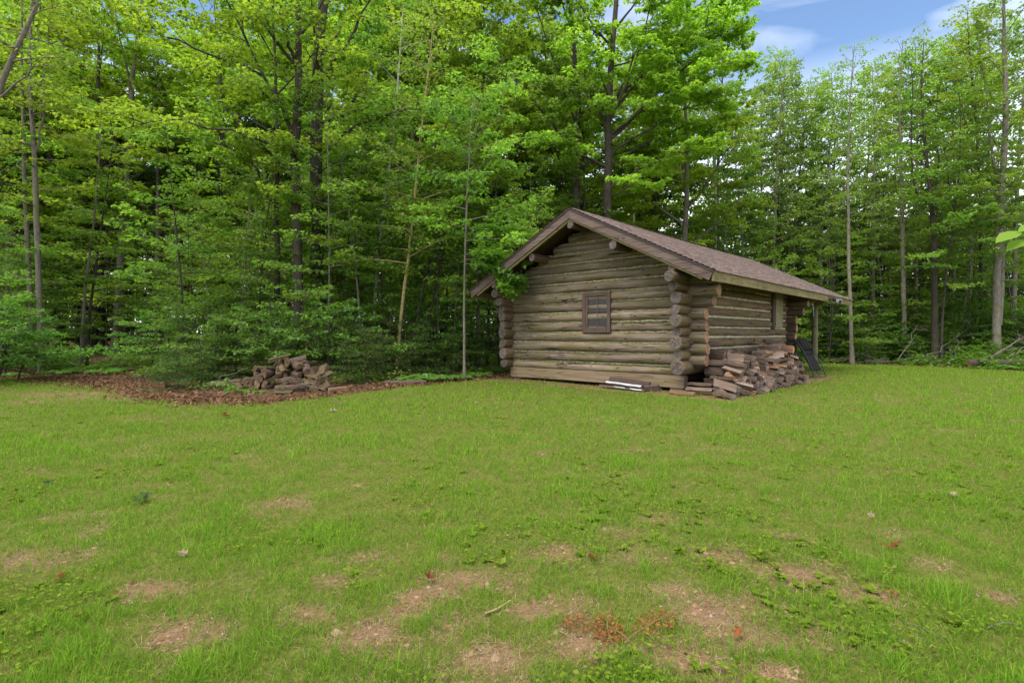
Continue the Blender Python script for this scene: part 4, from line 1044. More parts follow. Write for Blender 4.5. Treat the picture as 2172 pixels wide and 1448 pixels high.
scatter(unders, 14, (2, 14), (26, 36), 1.6, 'leafy understory maple in the wood right behind the cabin roof', 'understory maples behind the cabin', 0.9, 1.2, lambda x, y: 1100 < px_of(x, y) < 1620)
scatter(talls, 13, (2, 15), (28, 44), 2.4, 'tall leafy maple in the wood behind the cabin roof', 'tall maples behind the cabin', 0.95, 1.3, lambda x, y: 1080 < px_of(x, y) < 1590)
scatter(firs, 14, (-34, 8), (30, 44), 2.5, 'dark fir in the far depth of the wood behind the left woodpile', 'far firs in the left wood', 0.85, 1.1)

# far wood reads as one mass
def leaf_mass(seed, n, xr, yr, zr, size, limit=True):
    r = np.random.RandomState(seed); x = r.uniform(*xr, n); y = r.uniform(*yr, n); z = r.uniform(*zr, n) + ground_z(x, y)
    keep = fbm(x * 0.5 + y * 0.31, z * 0.6, 71) > np.where(z < 11, 0.28, 0.44)
    if limit:
        lim = np.array([top_limit(a, b, 60) for a, b in zip(x, y)]); keep &= z < lim
    x, y, z = x[keep], y[keep], z[keep]; m = len(x)
    mb = MB(); A = r.normal(0, 1, (m, 3)); A[:, 2] *= 0.4; N = np.array([0, 0, 1.0]) + r.normal(0, 0.6, (m, 3))
    add_leaves(mb, np.stack([x, y, z], 1), A, N, size * r.uniform(0.6, 1.3, m), T_MAPLE, np.clip(r.normal(0.35, 0.2, m) + 0.4 * (fbm(x * 0.3, y * 0.3 + z * 0.3, 73) - 0.5), 0, 1))
    return mb
mb = leaf_mass(5, 230000, (-62, 56), (46, 56), (-0.2, 15), 0.34)
for i in range(150):
    x, y = rs.uniform(-60, 56), rs.uniform(44, 50)
    z = float(ground_z(x, y)); h = min(11.0, top_limit(x, y, 60) - z)
    mb.tube([(x, y, z - 0.2), (x + rs.normal(0, .2), y, z + h * .5), (x + rs.normal(0, .4), y, z + h)], [rs.uniform(.08, .2), .1, .04], 5, 1)
tag(mb.build('distant_woods', [M['maple'], M['bark']]), kind='stuff')

# ---------------------------------------------------------------- firewood
M['split'] = mat_wood('split_face', (0.10, 0.068, 0.052), (0.27, 0.20, 0.16), (0.185, 0.115, 0.08), 0.5, 0.5, 0.4)
M['split_fresh'] = mat_wood('split_face_fresh', (0.17, 0.088, 0.045), (0.30, 0.17, 0.088), (0.20, 0.095, 0.055), 0.6, 0.4, 0.25)
M['split_mossy'] = mat_wood('split_face_mossy', (0.05, 0.032, 0.017), (0.13, 0.085, 0.045), (0.075, 0.065, 0.02), 0.7, 0.5, 0.35)
M['wood_bark'] = mat_bark('firewood_bark', (0.045, 0.031, 0.022), (0.135, 0.092, 0.066), None, 1.5, 0.8)
M['end_split'] = mat_end('split_end', (0.13, 0.098, 0.08), (0.235, 0.19, 0.165), (0.06, 0.045, 0.038))
M['end_mossy'] = mat_end('split_end_mossy', (0.085, 0.054, 0.03), (0.17, 0.115, 0.07), (0.035, 0.023, 0.014))
M['end_fresh'] = mat_end('split_end_fresh', (0.22, 0.145, 0.085), (0.34, 0.24, 0.14), (0.14, 0.08, 0.045))
def billet(seed, L=0.42, kind='quarter'):
    r = np.random.RandomState(seed); R = r.uniform(0.11, 0.145)
    if kind == 'quarter':
        a = np.linspace(0, math.radians(r.uniform(75, 115)), 6); p = [(0.02, 0.01)] + [(R * 1.25 * math.cos(q), R * 1.25 * math.sin(q)) for q in a]; bark = [0, 1, 1, 1, 1, 1, 0]
    elif kind == 'half':
        a = np.linspace(0, math.pi, 8); p = [(R * math.cos(q), R * math.sin(q)) for q in a]; bark = [1] * 7 + [0]
    elif kind == 'round':
        a = np.linspace(0, 2 * math.pi, 11)[:-1]; p = [(R * .75 * math.cos(q), R * .75 * math.sin(q)) for q in a]; bark = [1] * 10
    else:
        w, h = R * r.uniform(1.2, 1.6), R * r.uniform(.7, 1.0); p = [(0, 0), (w, r.uniform(-.02, .02)), (w * .95, h), (w * .4, h * 1.15), (0, h * .9)]; bark = [0, 0, 0, 1, 0]
    p = np.array(p) + r.normal(0, 0.006, (len(p), 2)); p -= (p.max(0) + p.min(0)) / 2
    xs_ = np.linspace(-L / 2, L / 2, 6); V = []
    sl = r.uniform(-0.18, 0.18, 2)
    for i, x in enumerate(xs_):
        q = p * (1 + r.uniform(-.05, .05)) + r.normal(0, 0.004, p.shape)
        xe = x + ((q[:, 0] * sl[0] + q[:, 1] * sl[1]) if i in (0, 5) else 0)
        V.append(np.stack([np.full(len(p), 0) + xe, q[:, 0], q[:, 1]], 1))
    V = np.array(V); n = len(p); mb = MB()
    i = np.arange(5)[:, None] * n; j = np.arange(n)[None]; j2 = (j + 1) % n
    mb.add(V.reshape(-1, 3), np.stack([i + j, i + j2, i + n + j2, i + n + j], -1).reshape(-1, 4), np.tile(np.array(bark), 5))
    mb.add(V[0], [list(range(n))[::-1]], 2); mb.add(V[-1], [list(range(n))], 2)
    return mb
KINDS = ['quarter', 'half', 'quarter', 'slab', 'quarter', 'round', 'half', 'slab']
billet_sets = {k: [billet(500 + i + len(k), 0.43, KINDS[i]).mesh('split_log', [M[a], M['wood_bark'], M[b_]]) for i in range(8)]
               for k, (a, b_) in {'split': ('split', 'end_split'), 'split_fresh': ('split_fresh', 'end_fresh'), 'split_mossy': ('split_mossy', 'end_mossy')}.items()}
def put_billet(kind, i, loc, ax, roll, label, group, sc=1.0):
    o = link('split_log', billet_sets[kind][i % 8])
    o.location = Vector([float(c) for c in loc])
    q = Vector((1, 0, 0)).rotation_difference(Vector(norm(ax))); o.rotation_mode = 'QUATERNION'
    o.rotation_quaternion = q @ Quaternion((1, 0, 0), roll); o.scale = (sc,) * 3 if np.isscalar(sc) else sc
    return tag(o, label, 'firewood', group)
r5 = np.random.RandomState(55)
# long stack along the right wall: columns counted from the cabin's near corner, logs counted from the ground up
cols = []
y = -0.62
while y < 4.55:
    cols.append(y); y += r5.uniform(0.20, 0.25)
def stack_h(y):
    return float(np.interp(y, [-0.7, -0.3, 0.0, 0.5, 1.0, 1.6, 2.2, 3.0, 3.8, 4.5, 5.0, 5.5], [0.16, 0.30, 0.62, 0.92, 0.80, 0.78, 0.70, 0.78, 0.94, 0.98, 0.90, 0.70]))
for ci, y in enumerate(cols):
    z = 0.075; k = 1; H = stack_h(y)
    while z < H:
        f = z / max(H, 0.1)
        x = 3.92 - 0.48 * z + r5.normal(0, 0.05) - (0.12 if y < 0 else 0)
        along = r5.rand() < (0.32 if 2.0 < y < 3.8 else 0.08)
        yaw = r5.normal(0.12, 0.22) if not along else 1.45 + r5.normal(0, 0.1)
        pitch = r5.normal(-0.16, 0.10) if not along else r5.normal(0, .05)
        c_l, s_l = math.cos(yaw), math.sin(yaw)
        ax = CV * c_l * math.cos(pitch) + CU * s_l * math.cos(pitch) + np.array([0, 0, math.sin(pitch)])
        p = cab(x, y + r5.normal(0, 0.03), 0); g = float(ground_z(p[0], p[1])); p[2] = g + z
        fresh = r5.rand() < (0.30 if z > H - 0.32 else 0.08)
        lab = '{} split log, {} up in the {} column of the side stack'.format('fresh tan' if fresh else 'grey', ORD[k], ORD[ci + 1])
        put_billet('split_fresh' if fresh else 'split', r5.randint(8), p, ax, r5.uniform(0, 6.28), lab, 'split logs stacked along the cabin side wall', (r5.uniform(0.9, 1.2), r5.uniform(0.7, 1.0), r5.uniform(0.7, 1.0)))
        z += r5.uniform(0.128, 0.165); k += 1
# a second tier of logs deeper in, against the wall, so the stack has its full depth
for y in np.arange(0.2, 4.9, 0.30):
    for z in (stack_h(y) * 0.35, stack_h(y) * 0.68, stack_h(y) - 0.05):
        p = cab(3.30 + r5.normal(0, .03), y, 0); p[2] = float(ground_z(p[0], p[1])) + z
        put_billet('split', r5.randint(8), p, CV + CU * r5.normal(0, .15), r5.uniform(0, 6.28), 'grey split log in the back tier of the stack against the cabin wall', 'back tier logs of the long stack', 1.05)
# a few that lie apart
for (x, y, z, yaw, L, kind, lab) in ((2.86, -0.52, 0.05, 0.25, 1.5, 'split_fresh', 'pinkish bark slab lying in the grass before the near cabin corner'), (3.2, -0.42, 0.13, 0.15, 1.55, 'split', 'long flat grey slab on the ground right under the cabin corner'),
                                      (3.15, -0.25, 0.22, 0.05, 1.5, 'split', 'long narrow split piece on top of the flat grey slab'), (3.0, -0.66, 0.04, -0.1, 1.2, 'split_fresh', 'thin reddish bark strip, nearest the camera by the cabin corner')):
    p = cab(x, y, 0); p[2] = float(ground_z(p[0], p[1])) + z
    put_billet(kind, 3, p, CV * math.cos(yaw) + CU * math.sin(yaw), 0.1, lab, None, (L * 0.85, 0.75, 0.40))
for (x, y, z, pit, lab) in ((3.15, 3.8, 1.06, -0.32, 'reddish split stick lying slanted on top of the far end of the long stack'), (3.2, 4.5, 1.10, -0.08, 'dark rounded log on top of the far end of the long stack')):
    p = cab(x, y, 0); p[2] = float(ground_z(p[0], p[1])) + z
    put_billet('split_fresh' if pit < -.3 else 'split', 7 if pit < -.3 else 5, p, CU * 0.9 + CV * 0.45 + np.array([0, 0, pit]), 0.4, lab, None, (1.6, 0.75, 0.75))

# low heap of mossy split logs at the edge of the wood on the left, laid in rows
def heap_pt(px, Y, z): p = at_y(px, 740, Y); return np.array([p[0], Y, float(ground_z(p[0], Y)) + z])
n_left = [0]
rows_l = [(0.07, 505, 715, 13, 12.5), (0.19, 515, 708, 12, 12.6), (0.31, 530, 702, 10, 12.72), (0.43, 545, 692, 8, 12.84), (0.54, 585, 655, 4, 12.95)]
names_r = ['bottom', 'second', 'third', 'fourth', 'top']
for ri, (z, pa, pb, n, Y) in enumerate(rows_l):
    for i in range(n):
        p = heap_pt(pa + (pb - pa) * (i + 0.5) / n + r5.normal(0, 3), Y + r5.normal(0, 0.07), z + r5.normal(0, .025))
        yaw = r5.normal(-1.35, 0.45); pit = r5.normal(-0.12, 0.16)
        ax = np.array([math.cos(yaw) * math.cos(pit), math.sin(yaw) * math.cos(pit), math.sin(pit)])
        put_billet('split_mossy', r5.randint(8), p, ax, r5.uniform(0, 6.28), '{}mossy split log in the left heap, {} from the left in its {} row'.format('dark ' if i % 2 else '', ORD[i + 1], names_r[ri]), 'mossy split logs heaped at the edge of the wood', r5.uniform(0.75, 1.02))
for px, Y, z, yaw, pit, sc, kind, i, lab in (
        (716, 12.1, 0.08, 0.35, 0.08, (0.9, .85, .7), 'split_fresh', 3, 'pale fresh split log lying alone on the grass right of the left heap'),
        (618, 12.05, 0.09, 0.30, 0.05, (1.5, .7, .7), 'split_mossy', 5, 'long mossy log lying lengthwise in front of the left heap'),
        (478, 12.75, 0.10, 0.25, 0.10, (1.7, .9, .8), 'split_mossy', 5, 'long brown log slanting down at the left end of the left heap'),
        (600, 11.75, 0.03, 0.05, 0.0, (0.9, 1.2, .4), 'split_mossy', 3, 'flat mossy board end in the leaves before the left heap'),
        (590, 12.98, 0.66, 0.5, 0.25, (1.0, 1.0, .9), 'split_mossy', 3, 'greenish flat split log tilted on top of the left heap'),
        (630, 12.98, 0.65, 0.45, 0.25, (1.0, 1.0, 1.0), 'split_mossy', 1, 'greenish half log tilted on top of the left heap, right of the flat one'),
        (860, 14.0, 0.05, 0.15, 0.0, (2.4, .8, .5), 'split_fresh', 5, 'weathered tan log half sunk in leaves between left heap and cabin')):
    p = heap_pt(px, Y, z)
    put_billet(kind, i, p, np.array([math.cos(yaw), math.sin(yaw), pit]), 0.2, lab, None, sc)

# ---------------------------------------------------------------- boards leaning by the front sill
M['white_paint'] = mat_wood('peeling_white_board', (0.42, 0.42, 0.42), (0.72, 0.72, 0.74), (0.22, 0.19, 0.16), 0.75, 0.9, 0.05)
M['plank_dark'] = mat_wood('plank_dark', (0.065, 0.042, 0.034), (0.125, 0.085, 0.07), (0.09, 0.07, 0.05), 0.6, 0.3, 0.08)
def board(name, label, p0, p1, w, h, mat, roll=0.0, cat='board'):
    p0 = np.array(p0, float); p1 = np.array(p1, float); d = p1 - p0; L = np.linalg.norm(d); r = np.random.RandomState(int(L * 1000))
    m = 9; mb = MB(); x = np.linspace(-L / 2, L / 2, m); pr = np.array([(-w / 2, -h / 2), (w / 2, -h / 2), (w / 2, h / 2), (-w / 2, h / 2)])
    V = np.array([[(xx + (r.uniform(-.03, .03) if i in (0, m - 1) else 0), a + r.normal(0, .003), c_ + r.normal(0, .002)) for a, c_ in pr] for i, xx in enumerate(x)])
    i = np.arange(m - 1)[:, None] * 4; j = np.arange(4)[None]; j2 = (j + 1) % 4
    mb.add(V.reshape(-1, 3), np.stack([i + j, i + j2, i + 4 + j2, i + 4 + j], -1).reshape(-1, 4))
    mb.add(V[0], [[3, 2, 1, 0]]); mb.add(V[-1], [[0, 1, 2, 3]])
    o = mb.build(name, mat); o.location = Vector((p0 + p1) / 2); o.rotation_mode = 'QUATERNION'
    o.rotation_quaternion = Vector((1, 0, 0)).rotation_difference(Vector(d / L)) @ Quaternion((1, 0, 0), roll)
    return tag(o, label, cat)
gq = lambda x, y, z: cab(x, y, z)
board('wooden_beam', 'dark brown beam lying along the front sill of the cabin', gq(0.90, -0.36, 0.44), gq(2.00, -0.40, 0.37), 0.12, 0.11, M['plank_dark'], 0.05, 'beam')
board('wooden_board', 'board with peeling white paint under the dark brown beam', gq(0.88, -0.50, 0.355), gq(1.86, -0.52, 0.30), 0.10, 0.045, M['white_paint'], -0.5)
board('wooden_board', 'grey weathered board lying lowest on the grass before the cabin sill', gq(0.74, -0.50, 0.27), gq(2.05, -0.62, 0.235), 0.22, 0.05, M['plank_dark'], -0.15)
board('wooden_board', 'small white painted scrap on the grass right of the boards', gq(1.66, -0.70, 0.255), gq(1.98, -0.74, 0.245), 0.06, 0.02, M['white_paint'], -0.6)
board('wooden_board', 'bent white painted scrap on the grass in front of the peeling board', gq(1.15, -0.62, 0.275), gq(1.5, -0.68, 0.26), 0.05, 0.02, M['white_paint'], -0.7)
board('wood_block', 'short dark chunk of wood at the right end of the dark beam', gq(1.93, -0.46, 0.27), gq(2.22, -0.34, 0.31), 0.15, 0.14, M['plank_dark'], 0.3, 'block')
board('thin_stick', 'thin pale stick lying on top of the dark beam', gq(1.12, -0.30, 0.50), gq(1.62, -0.33, 0.455), 0.018, 0.014, M['split_fresh'], 0, 'stick')

# ---------------------------------------------------------------- folded black lounge chair leaning by the end of the woodpile
M['chair_fabric'] = mat_plain('chair_fabric', (0.018, 0.0165, 0.017), 0.9, 0.3, 0.1, 60)
M['chair_frame'] = mat_plain('chair_frame', (0.018, 0.018, 0.022), 0.35, 0.1, 0.5)
cb_ = cab(3.95, 6.72, 0)
chair = thing('lounge_chair', 'black folding lounge chair leaning folded against the far end of the woodpile', 'chair', (cb_[0], cb_[1], float(ground_z(cb_[0], cb_[1]))), math.atan2(CU[1], CU[0]) - 0.28)
def ch(s, off=0.0): return np.array([0.0, 0.10 + 0.62 * s + off * 0.88, 0.03 + 1.16 * s - off * 0.47])     # a point s of the way up the leaning plane
for sx in (-1, 1):
    s_ = np.linspace(0, 1, 12)
    P = np.array([ch(q, -0.05 * math.sin(q * math.pi) - 0.01) + [sx * (0.31 - 0.02 * q), 0, 0] for q in s_]); mb = MB(); mb.tube(P, 0.014, 8)
    mb.build('side_rail', M['chair_frame'], chair)
    P = np.array([ch(q * 0.93 + 0.02, 0.16 + 0.06 * math.sin(q * 3.1)) + [sx * 0.335, 0, 0] for q in s_]); mb = MB(); mb.tube(P, 0.013, 8)
    mb.build('rear_leg', M['chair_frame'], chair)
    mb = MB(); mb.box((-0.018, -0.35, -0.014), (0.018, 0.35, 0.014)); o = mb.build('armrest', M['chair_frame'], chair)
    o.location = Vector(ch(0.55, 0.11) + [sx * 0.36, 0, 0]); o.rotation_euler = (math.atan2(1.16, 0.62), 0, 0)
for q, off in ((0.0, -0.01), (0.07, 0.0), (0.0, 0.17), (0.95, 0.16)):
    mb = MB(); p = ch(q, off); mb.tube([p + [-0.325, 0, 0], p + [0.325, 0, 0]], 0.012, 8); mb.build('cross_bar', M['chair_frame'], chair)
def sling(name, s0, s1, bulge, off, wid=0.27, th=0.012, folds=5):
    mb = MB(); S = np.linspace(s0, s1, 26); Xs = np.linspace(-wid, wid, 7); g = []
    for lay in (0, th):
        for q in S:
            f = (q - s0) / (s1 - s0)
            for x in Xs:
                g.append(ch(q, off - bulge * math.sin(f * math.pi) * (1 - (x / wid) ** 2 * 0.5) - 0.008 * abs(math.sin(f * folds * math.pi)) + lay) + [x, 0, 0])
    nS, nX = len(S), len(Xs); i = np.arange(nS - 1)[:, None] * nX + np.arange(nX - 1)[None]
    top = np.stack([i, i + 1, i + nX + 1, i + nX], -1).reshape(-1, 4); bot = top[:, ::-1] + nS * nX
    rim = list(range(nX)) + [k * nX + nX - 1 for k in range(1, nS)] + list(range(nS * nX - 2, (nS - 1) * nX - 1, -1)) + [k * nX for k in range(nS - 2, 0, -1)]
    side = [[rim[k], rim[k - 1], rim[k - 1] + nS * nX, rim[k] + nS * nX] for k in range(len(rim))]
    mb.add(np.array(g), np.vstack([top, bot, np.array(side)]), 0, 0.5, True)
    return mb.build(name, M['chair_fabric'], chair)
sling('backrest', 0.58, 0.98, 0.02, 0.02); sling('seat', 0.17, 0.575, 0.03, 0.02, folds=4); sling('headrest', 0.70, 1.0, 0.055, -0.03, 0.25, 0.05, 2)

# ---------------------------------------------------------------- lawn
r7 = np.random.RandomState(77)
M['grass'] = mat_rnd('grass_blade', [(0.235, 0.195, 0.075), (0.20, 0.232, 0.04), (0.150, 0.262, 0.022), (0.080, 0.195, 0.014), (0.215, 0.345, 0.034)], trans=0.35)
M['straw'] = mat_rnd('dry_grass', [(0.16, 0.10, 0.06), (0.30, 0.22, 0.13), (0.38, 0.30, 0.19)], trans=0.2)
M['litter'] = mat_rnd('dead_leaf', [(0.06, 0.03, 0.018), (0.12, 0.06, 0.034), (0.18, 0.10, 0.058), (0.27, 0.17, 0.11)], trans=0.15)  # dead-leaf browns, with the shade of the wood darkened into the palette
def lawn_points(n, y0, y1, pw=1.0):
    """n points over the lawn, denser towards the camera"""
    Y = y0 * (y1 / y0) ** (r7.uniform(0, 1, n) ** pw)
    X = r7.uniform(-1, 1, n) * (1.02 * Y + 1.6)
    return X, Y
def off_things(x, y):
    cx, cy = cab_xy(x, y)
    k = (np.abs(cx) < 2.7) & (cy > -0.05) & (cy < 11.5)
    k |= (cx > 2.6) & (cx < 3.75) & (cy > -0.5) & (cy < 5.4)
    return ~k
def blades(X, Y, H, Wd, rnd, lean, flat=0.0):
    n = len(X); Z = ground_z(X, Y); a = r7.uniform(0, 2 * np.pi, n); la = r7.uniform(0, 2 * np.pi, n)
    sx, sy = np.cos(a), np.sin(a); lx, ly = np.cos(la) * lean * H, np.sin(la) * lean * H
    up = np.sqrt(np.clip(1 - lean ** 2, 0.05, 1)) * H * (1 - flat)
    b = np.stack([X, Y, Z - 0.004], 1); w = np.stack([sx, sy, sx * 0], 1) * Wd[:, None] * 0.5
    m = b + np.stack([lx * 0.35, ly * 0.35, up * 0.6], 1); tp = b + np.stack([lx, ly, up], 1)
    V = np.stack([b - w, b + w, m + w * 0.8, m - w * 0.8, tp], 1).reshape(-1, 3)
    i = np.arange(n)[:, None] * 5
    return V, i + np.array([[0, 1, 2, 3]]), i + np.array([[3, 2, 4]]), rnd
mb = MB()
X, Y = lawn_points(620000, 1.3, 27.0)
eg = edge_y(X) - Y
ok = (eg > -0.9) & (r7.uniform(0, 1, len(X)) < np.clip(0.62 + eg * 0.9, 0.10, 1) * np.where(fbm(X * 3.3, Y * 3.3, 103) > 0.5 - 0.6 * eg, 1, 0.25)) & off_things(X, Y); X, Y = X[ok], Y[ok]
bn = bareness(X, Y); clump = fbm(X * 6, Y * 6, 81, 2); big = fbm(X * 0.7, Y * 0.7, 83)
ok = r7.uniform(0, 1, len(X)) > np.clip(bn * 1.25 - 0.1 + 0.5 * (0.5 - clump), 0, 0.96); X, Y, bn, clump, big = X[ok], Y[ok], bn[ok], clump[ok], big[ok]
H = (0.032 + 0.055 * np.clip(clump * 1.6 - 0.35, 0, 1)) * r7.uniform(0.55, 1.35, len(X)) * (1 + 0.35 * (big - 0.5))
tuft = sstep(0.60, 0.76, fbm(X * 2.4 + 3, Y * 2.4, 87)) * (1 - bn)
H = np.where(r7.uniform(0, 1, len(X)) < 0.012, H * 1.9, H) * (1 + 0.6 * tuft)
Wd = 0.0034 * np.maximum(1, Y / 3.2) ** 0.85
tone = np.clip(0.58 + 0.34 * (big - 0.5) + 0.7 * (clump - 0.5) - 0.35 * bn + 0.12 * tuft + r7.normal(0, 0.24, len(X)), 0, 1)
V, F4, F3, rn = blades(X, Y, H, Wd, tone, np.clip(np.abs(r7.normal(0.62, 0.28, len(X))), 0, 0.97))
mb.add(V, F4, 0, rn); mb.add(np.zeros((0, 3)), F3 - len(V), 0, rn)
tag(mb.build('lawn_grass', M['grass']), kind='stuff')
# dry straw lying on the thin spots
mb = MB()
X, Y = lawn_points(300000, 1.3, 16.0)
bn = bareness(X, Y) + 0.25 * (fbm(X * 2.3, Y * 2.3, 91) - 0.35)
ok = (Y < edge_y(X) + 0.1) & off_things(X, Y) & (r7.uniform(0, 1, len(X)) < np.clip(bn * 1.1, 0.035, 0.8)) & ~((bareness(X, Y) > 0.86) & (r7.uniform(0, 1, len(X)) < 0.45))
X, Y = X[ok], Y[ok]; n = len(X)
V, F4, F3, rn = blades(X, Y, r7.uniform(0.03, 0.085, n), 0.0028 * np.maximum(1, Y / 3.2) ** 0.8, np.clip(r7.normal(0.5, 0.25, n), 0, 1), r7.uniform(0.75, 0.99, n), 0.35)
mb.add(V, F4, 0, rn); mb.add(np.zeros((0, 3)), F3 - len(V), 0, rn)
tag(mb.build('dry_grass', M['straw']), kind='stuff')
# crumbs of soil and small stones on the bare spots
M['crumb'] = mat_rnd('soil_crumb', [(0.10, 0.055, 0.03), (0.19, 0.105, 0.06), (0.27, 0.17, 0.10), (0.30, 0.24, 0.18)])
mb = MB()
X, Y = lawn_points(60000, 1.3, 9.0); bn = bareness(X, Y)
ok = (bn + 0.3 * (fbm(X * 6, Y * 6, 97) - 0.5) > 0.42) & (Y < edge_y(X)); X, Y = X[ok][:9000], Y[ok][:9000]; n = len(X)
o8 = np.array([(1, 0, 0), (-1, 0, 0), (0, 1, 0), (0, -1, 0), (0, 0, 0.7), (0, 0, -0.5)]) ; f8 = np.array([(0, 2, 4), (2, 1, 4), (1, 3, 4), (3, 0, 4), (2, 0, 5), (1, 2, 5), (3, 1, 5), (0, 3, 5)])
S = 0.0035 + r7.exponential(0.004, n); V = np.stack([X, Y, ground_z(X, Y) + 0.002], 1)[:, None] + o8[None] * S[:, None, None] * r7.uniform(0.6, 1.3, (n, 6, 1))
mb.add(V.reshape(-1, 3), (np.arange(n)[:, None, None] * 6 + f8[None]).reshape(-1, 3), 0, np.repeat(np.clip(r7.normal(0.4, 0.25, n), 0, 1), 8))
tag(mb.build('soil_crumbs', M['crumb']), kind='stuff')
# broad leaved weeds: clover and plantain rosettes
mb = MB()
X, Y = lawn_points(9000, 1.4, 22.0)
ok = (Y < edge_y(X)) & off_things(X, Y) & (fbm(X * 1.1, Y * 1.1, 95) > 0.53); X, Y = X[ok], Y[ok]
for x, y in zip(X, Y):
    m = r7.randint(5, 11); a = r7.uniform(0, 6.28, m); ros = r7.rand() < 0.25
    z = float(ground_z(x, y))
    if ros: C = np.stack([np.full(m, x), np.full(m, y), np.full(m, z + 0.008)], 1); S = r7.uniform(0.03, 0.065, m); el = r7.uniform(0.1, 0.6, m)
    else: C = np.stack([x + r7.normal(0, .06, m), y + r7.normal(0, .06, m), z + r7.uniform(.015, .055, m)], 1); S = r7.uniform(0.018, 0.034, m); el = r7.uniform(-0.1, 0.3, m)
    A = np.stack([np.cos(a), np.sin(a), el], 1); N = np.array([0, 0, 1.0]) + r7.normal(0, 0.25, (m, 3))
    add_leaves(mb, C, A, N, S, T_OVAL, np.clip(r7.normal(0.45, 0.2, m), 0, 1))
M['weed'] = mat_rnd('weed_leaf', [(0.09, 0.14, 0.015), (0.14, 0.21, 0.018), (0.21, 0.28, 0.035)], trans=0.4)
tag(mb.build('lawn_weeds', M['weed']), kind='stuff')

# ---------------------------------------------------------------- forest floor: dead leaves and low green plants
mb = MB(); n = 24000
X = r7.uniform(-26, 22, n); d = r7.exponential(np.where(X < -7, 1.3, 0.8)) - np.abs(r7.normal(0, 0.35, n)); Y = edge_y(X) + d
cx, cy = cab_xy(X, Y)
ok = off_things(X, Y) & (np.abs(X) < Y * 1.05 + 2) & (d < 14) & ((X < 3) | (r7.uniform(0, 1, n) < 0.35)) & ~((cx > -2.4) & (cx < 5.5) & (cy > -0.2) & (cy < 11))
X, Y = X[ok], Y[ok]; Z = ground_z(X, Y) + r7.uniform(0.003, 0.03, len(X)); n = len(X)
A = r7.normal(0, 1, (n, 3)); A[:, 2] *= 0.3; N = np.array([0, 0, 1.0]) + r7.normal(0, 0.5, (n, 3))
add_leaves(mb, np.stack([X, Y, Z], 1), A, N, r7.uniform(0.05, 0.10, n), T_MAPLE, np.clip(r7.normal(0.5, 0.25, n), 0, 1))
cx, cy = r7.uniform(-3.4, 4.6, 1500), r7.uniform(-1.2, 5.5, 1500)            # round the foot of the cabin and the stack
ok = ((cy < -0.15 - 0.25 * r7.rand(1500)) & (cy > -0.75) & (np.abs(cx) < 3)) | ((cx > 3.7) & (cx < 4.3) & (r7.rand(1500) < 0.6))
cx, cy = cx[ok], cy[ok]; W = CO[None] + cx[:, None] * CV + cy[:, None] * CU; n = len(cx)
A = r7.normal(0, 1, (n, 3)); A[:, 2] *= 0.3
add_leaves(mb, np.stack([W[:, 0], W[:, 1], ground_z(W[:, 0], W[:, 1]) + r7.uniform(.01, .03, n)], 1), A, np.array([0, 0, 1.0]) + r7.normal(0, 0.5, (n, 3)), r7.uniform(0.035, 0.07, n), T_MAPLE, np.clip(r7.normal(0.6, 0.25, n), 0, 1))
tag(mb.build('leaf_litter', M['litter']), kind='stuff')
mb = MB()
def cover(n, xr, d0, d1, cond, h, size, thr):
    X = r7.uniform(*xr, n); d = r7.uniform(d0, d1, n); Y = edge_y(X) + d
    f = fbm(X * 0.9, Y * 0.9, 101); cx, cy = cab_xy(X, Y)
    ok = (f > thr) & cond(X, Y) & ~((cx > -3.4) & (cx < 5.5) & (cy > -1.5) & (cy < 12)); X, Y, f = X[ok], Y[ok], f[ok]; n = len(X)
    Z = ground_z(X, Y) + h * np.clip((f - thr) * 5, 0.15, 1.4) * r7.uniform(0.1, 1.0, n)
    A = r7.normal(0, 1, (n, 3)); A[:, 2] = -0.2 + 0.3 * r7.normal(0, 1, n); N = np.array([0, 0, 1.0]) + r7.normal(0, 0.4, (n, 3))
    add_leaves(mb, np.stack([X, Y, Z], 1), A, N, size * r7.uniform(0.6, 1.3, n), T_MAPLE, np.clip(r7.normal(0.45, 0.2, n), 0, 1))
cover(42000, (-30, -7.5), 2.2, 14, lambda x, y: px_of(x, y) < 470, 0.34, 0.10, 0.47)
cover(22000, (-10, 2), 1.2, 12, lambda x, y: px_of(x, y) > 380, 0.28, 0.10, 0.52)
cover(70000, (11, 30), -0.2, 9, lambda x, y: px_of(x, y) > 1690, 0.62, 0.12, 0.40)
tag(mb.build('forest_plants', M['under']), kind='stuff')

# ---------------------------------------------------------------- ferns
def fern_mesh(seed, nf, L):
    r = np.random.RandomState(seed); mb = MB()
    for i in range(nf):
        az = i * 2.4 + r.uniform(-.3, .3); l = L * r.uniform(0.75, 1.1); k = 16; s = np.linspace(0, 1, k)
        hx = l * (s * 0.85); hz = l * (0.75 * s - 0.62 * s ** 2.2)
        P = np.stack([hx * math.cos(az), hx * math.sin(az), hz], 1); d = norm(np.gradient(P, axis=0)); sd = np.array([-math.sin(az), math.cos(az), 0])
        mb.tube(P, np.linspace(0.005, 0.0015, k), 3, 0, 0.3, cap=False)
        w = l * 0.26 * np.clip(np.sin(np.pi * (0.12 + 0.88 * s)) ** 0.7, 0.05, 1)
        for sg in (-1, 1):
            A = sd * sg + d * 0.45; A[:, 2] -= 0.15; N = np.cross(d, sd)[:] * np.sign(np.cross(d, sd)[:, 2:3])
            add_leaves(mb, P[2:], A[2:], N[2:] + r.normal(0, .12, (k - 2, 3)), w[2:], (T_OVAL[0] * [1, 0.6, 1], T_OVAL[1]), np.clip(r.normal(0.5, 0.18, k - 2), 0, 1))
    return mb.mesh('fern', M['fern'])
fern_m = [fern_mesh(1, 9, 0.62), fern_mesh(2, 11, 0.5), fern_mesh(3, 7, 0.7)]
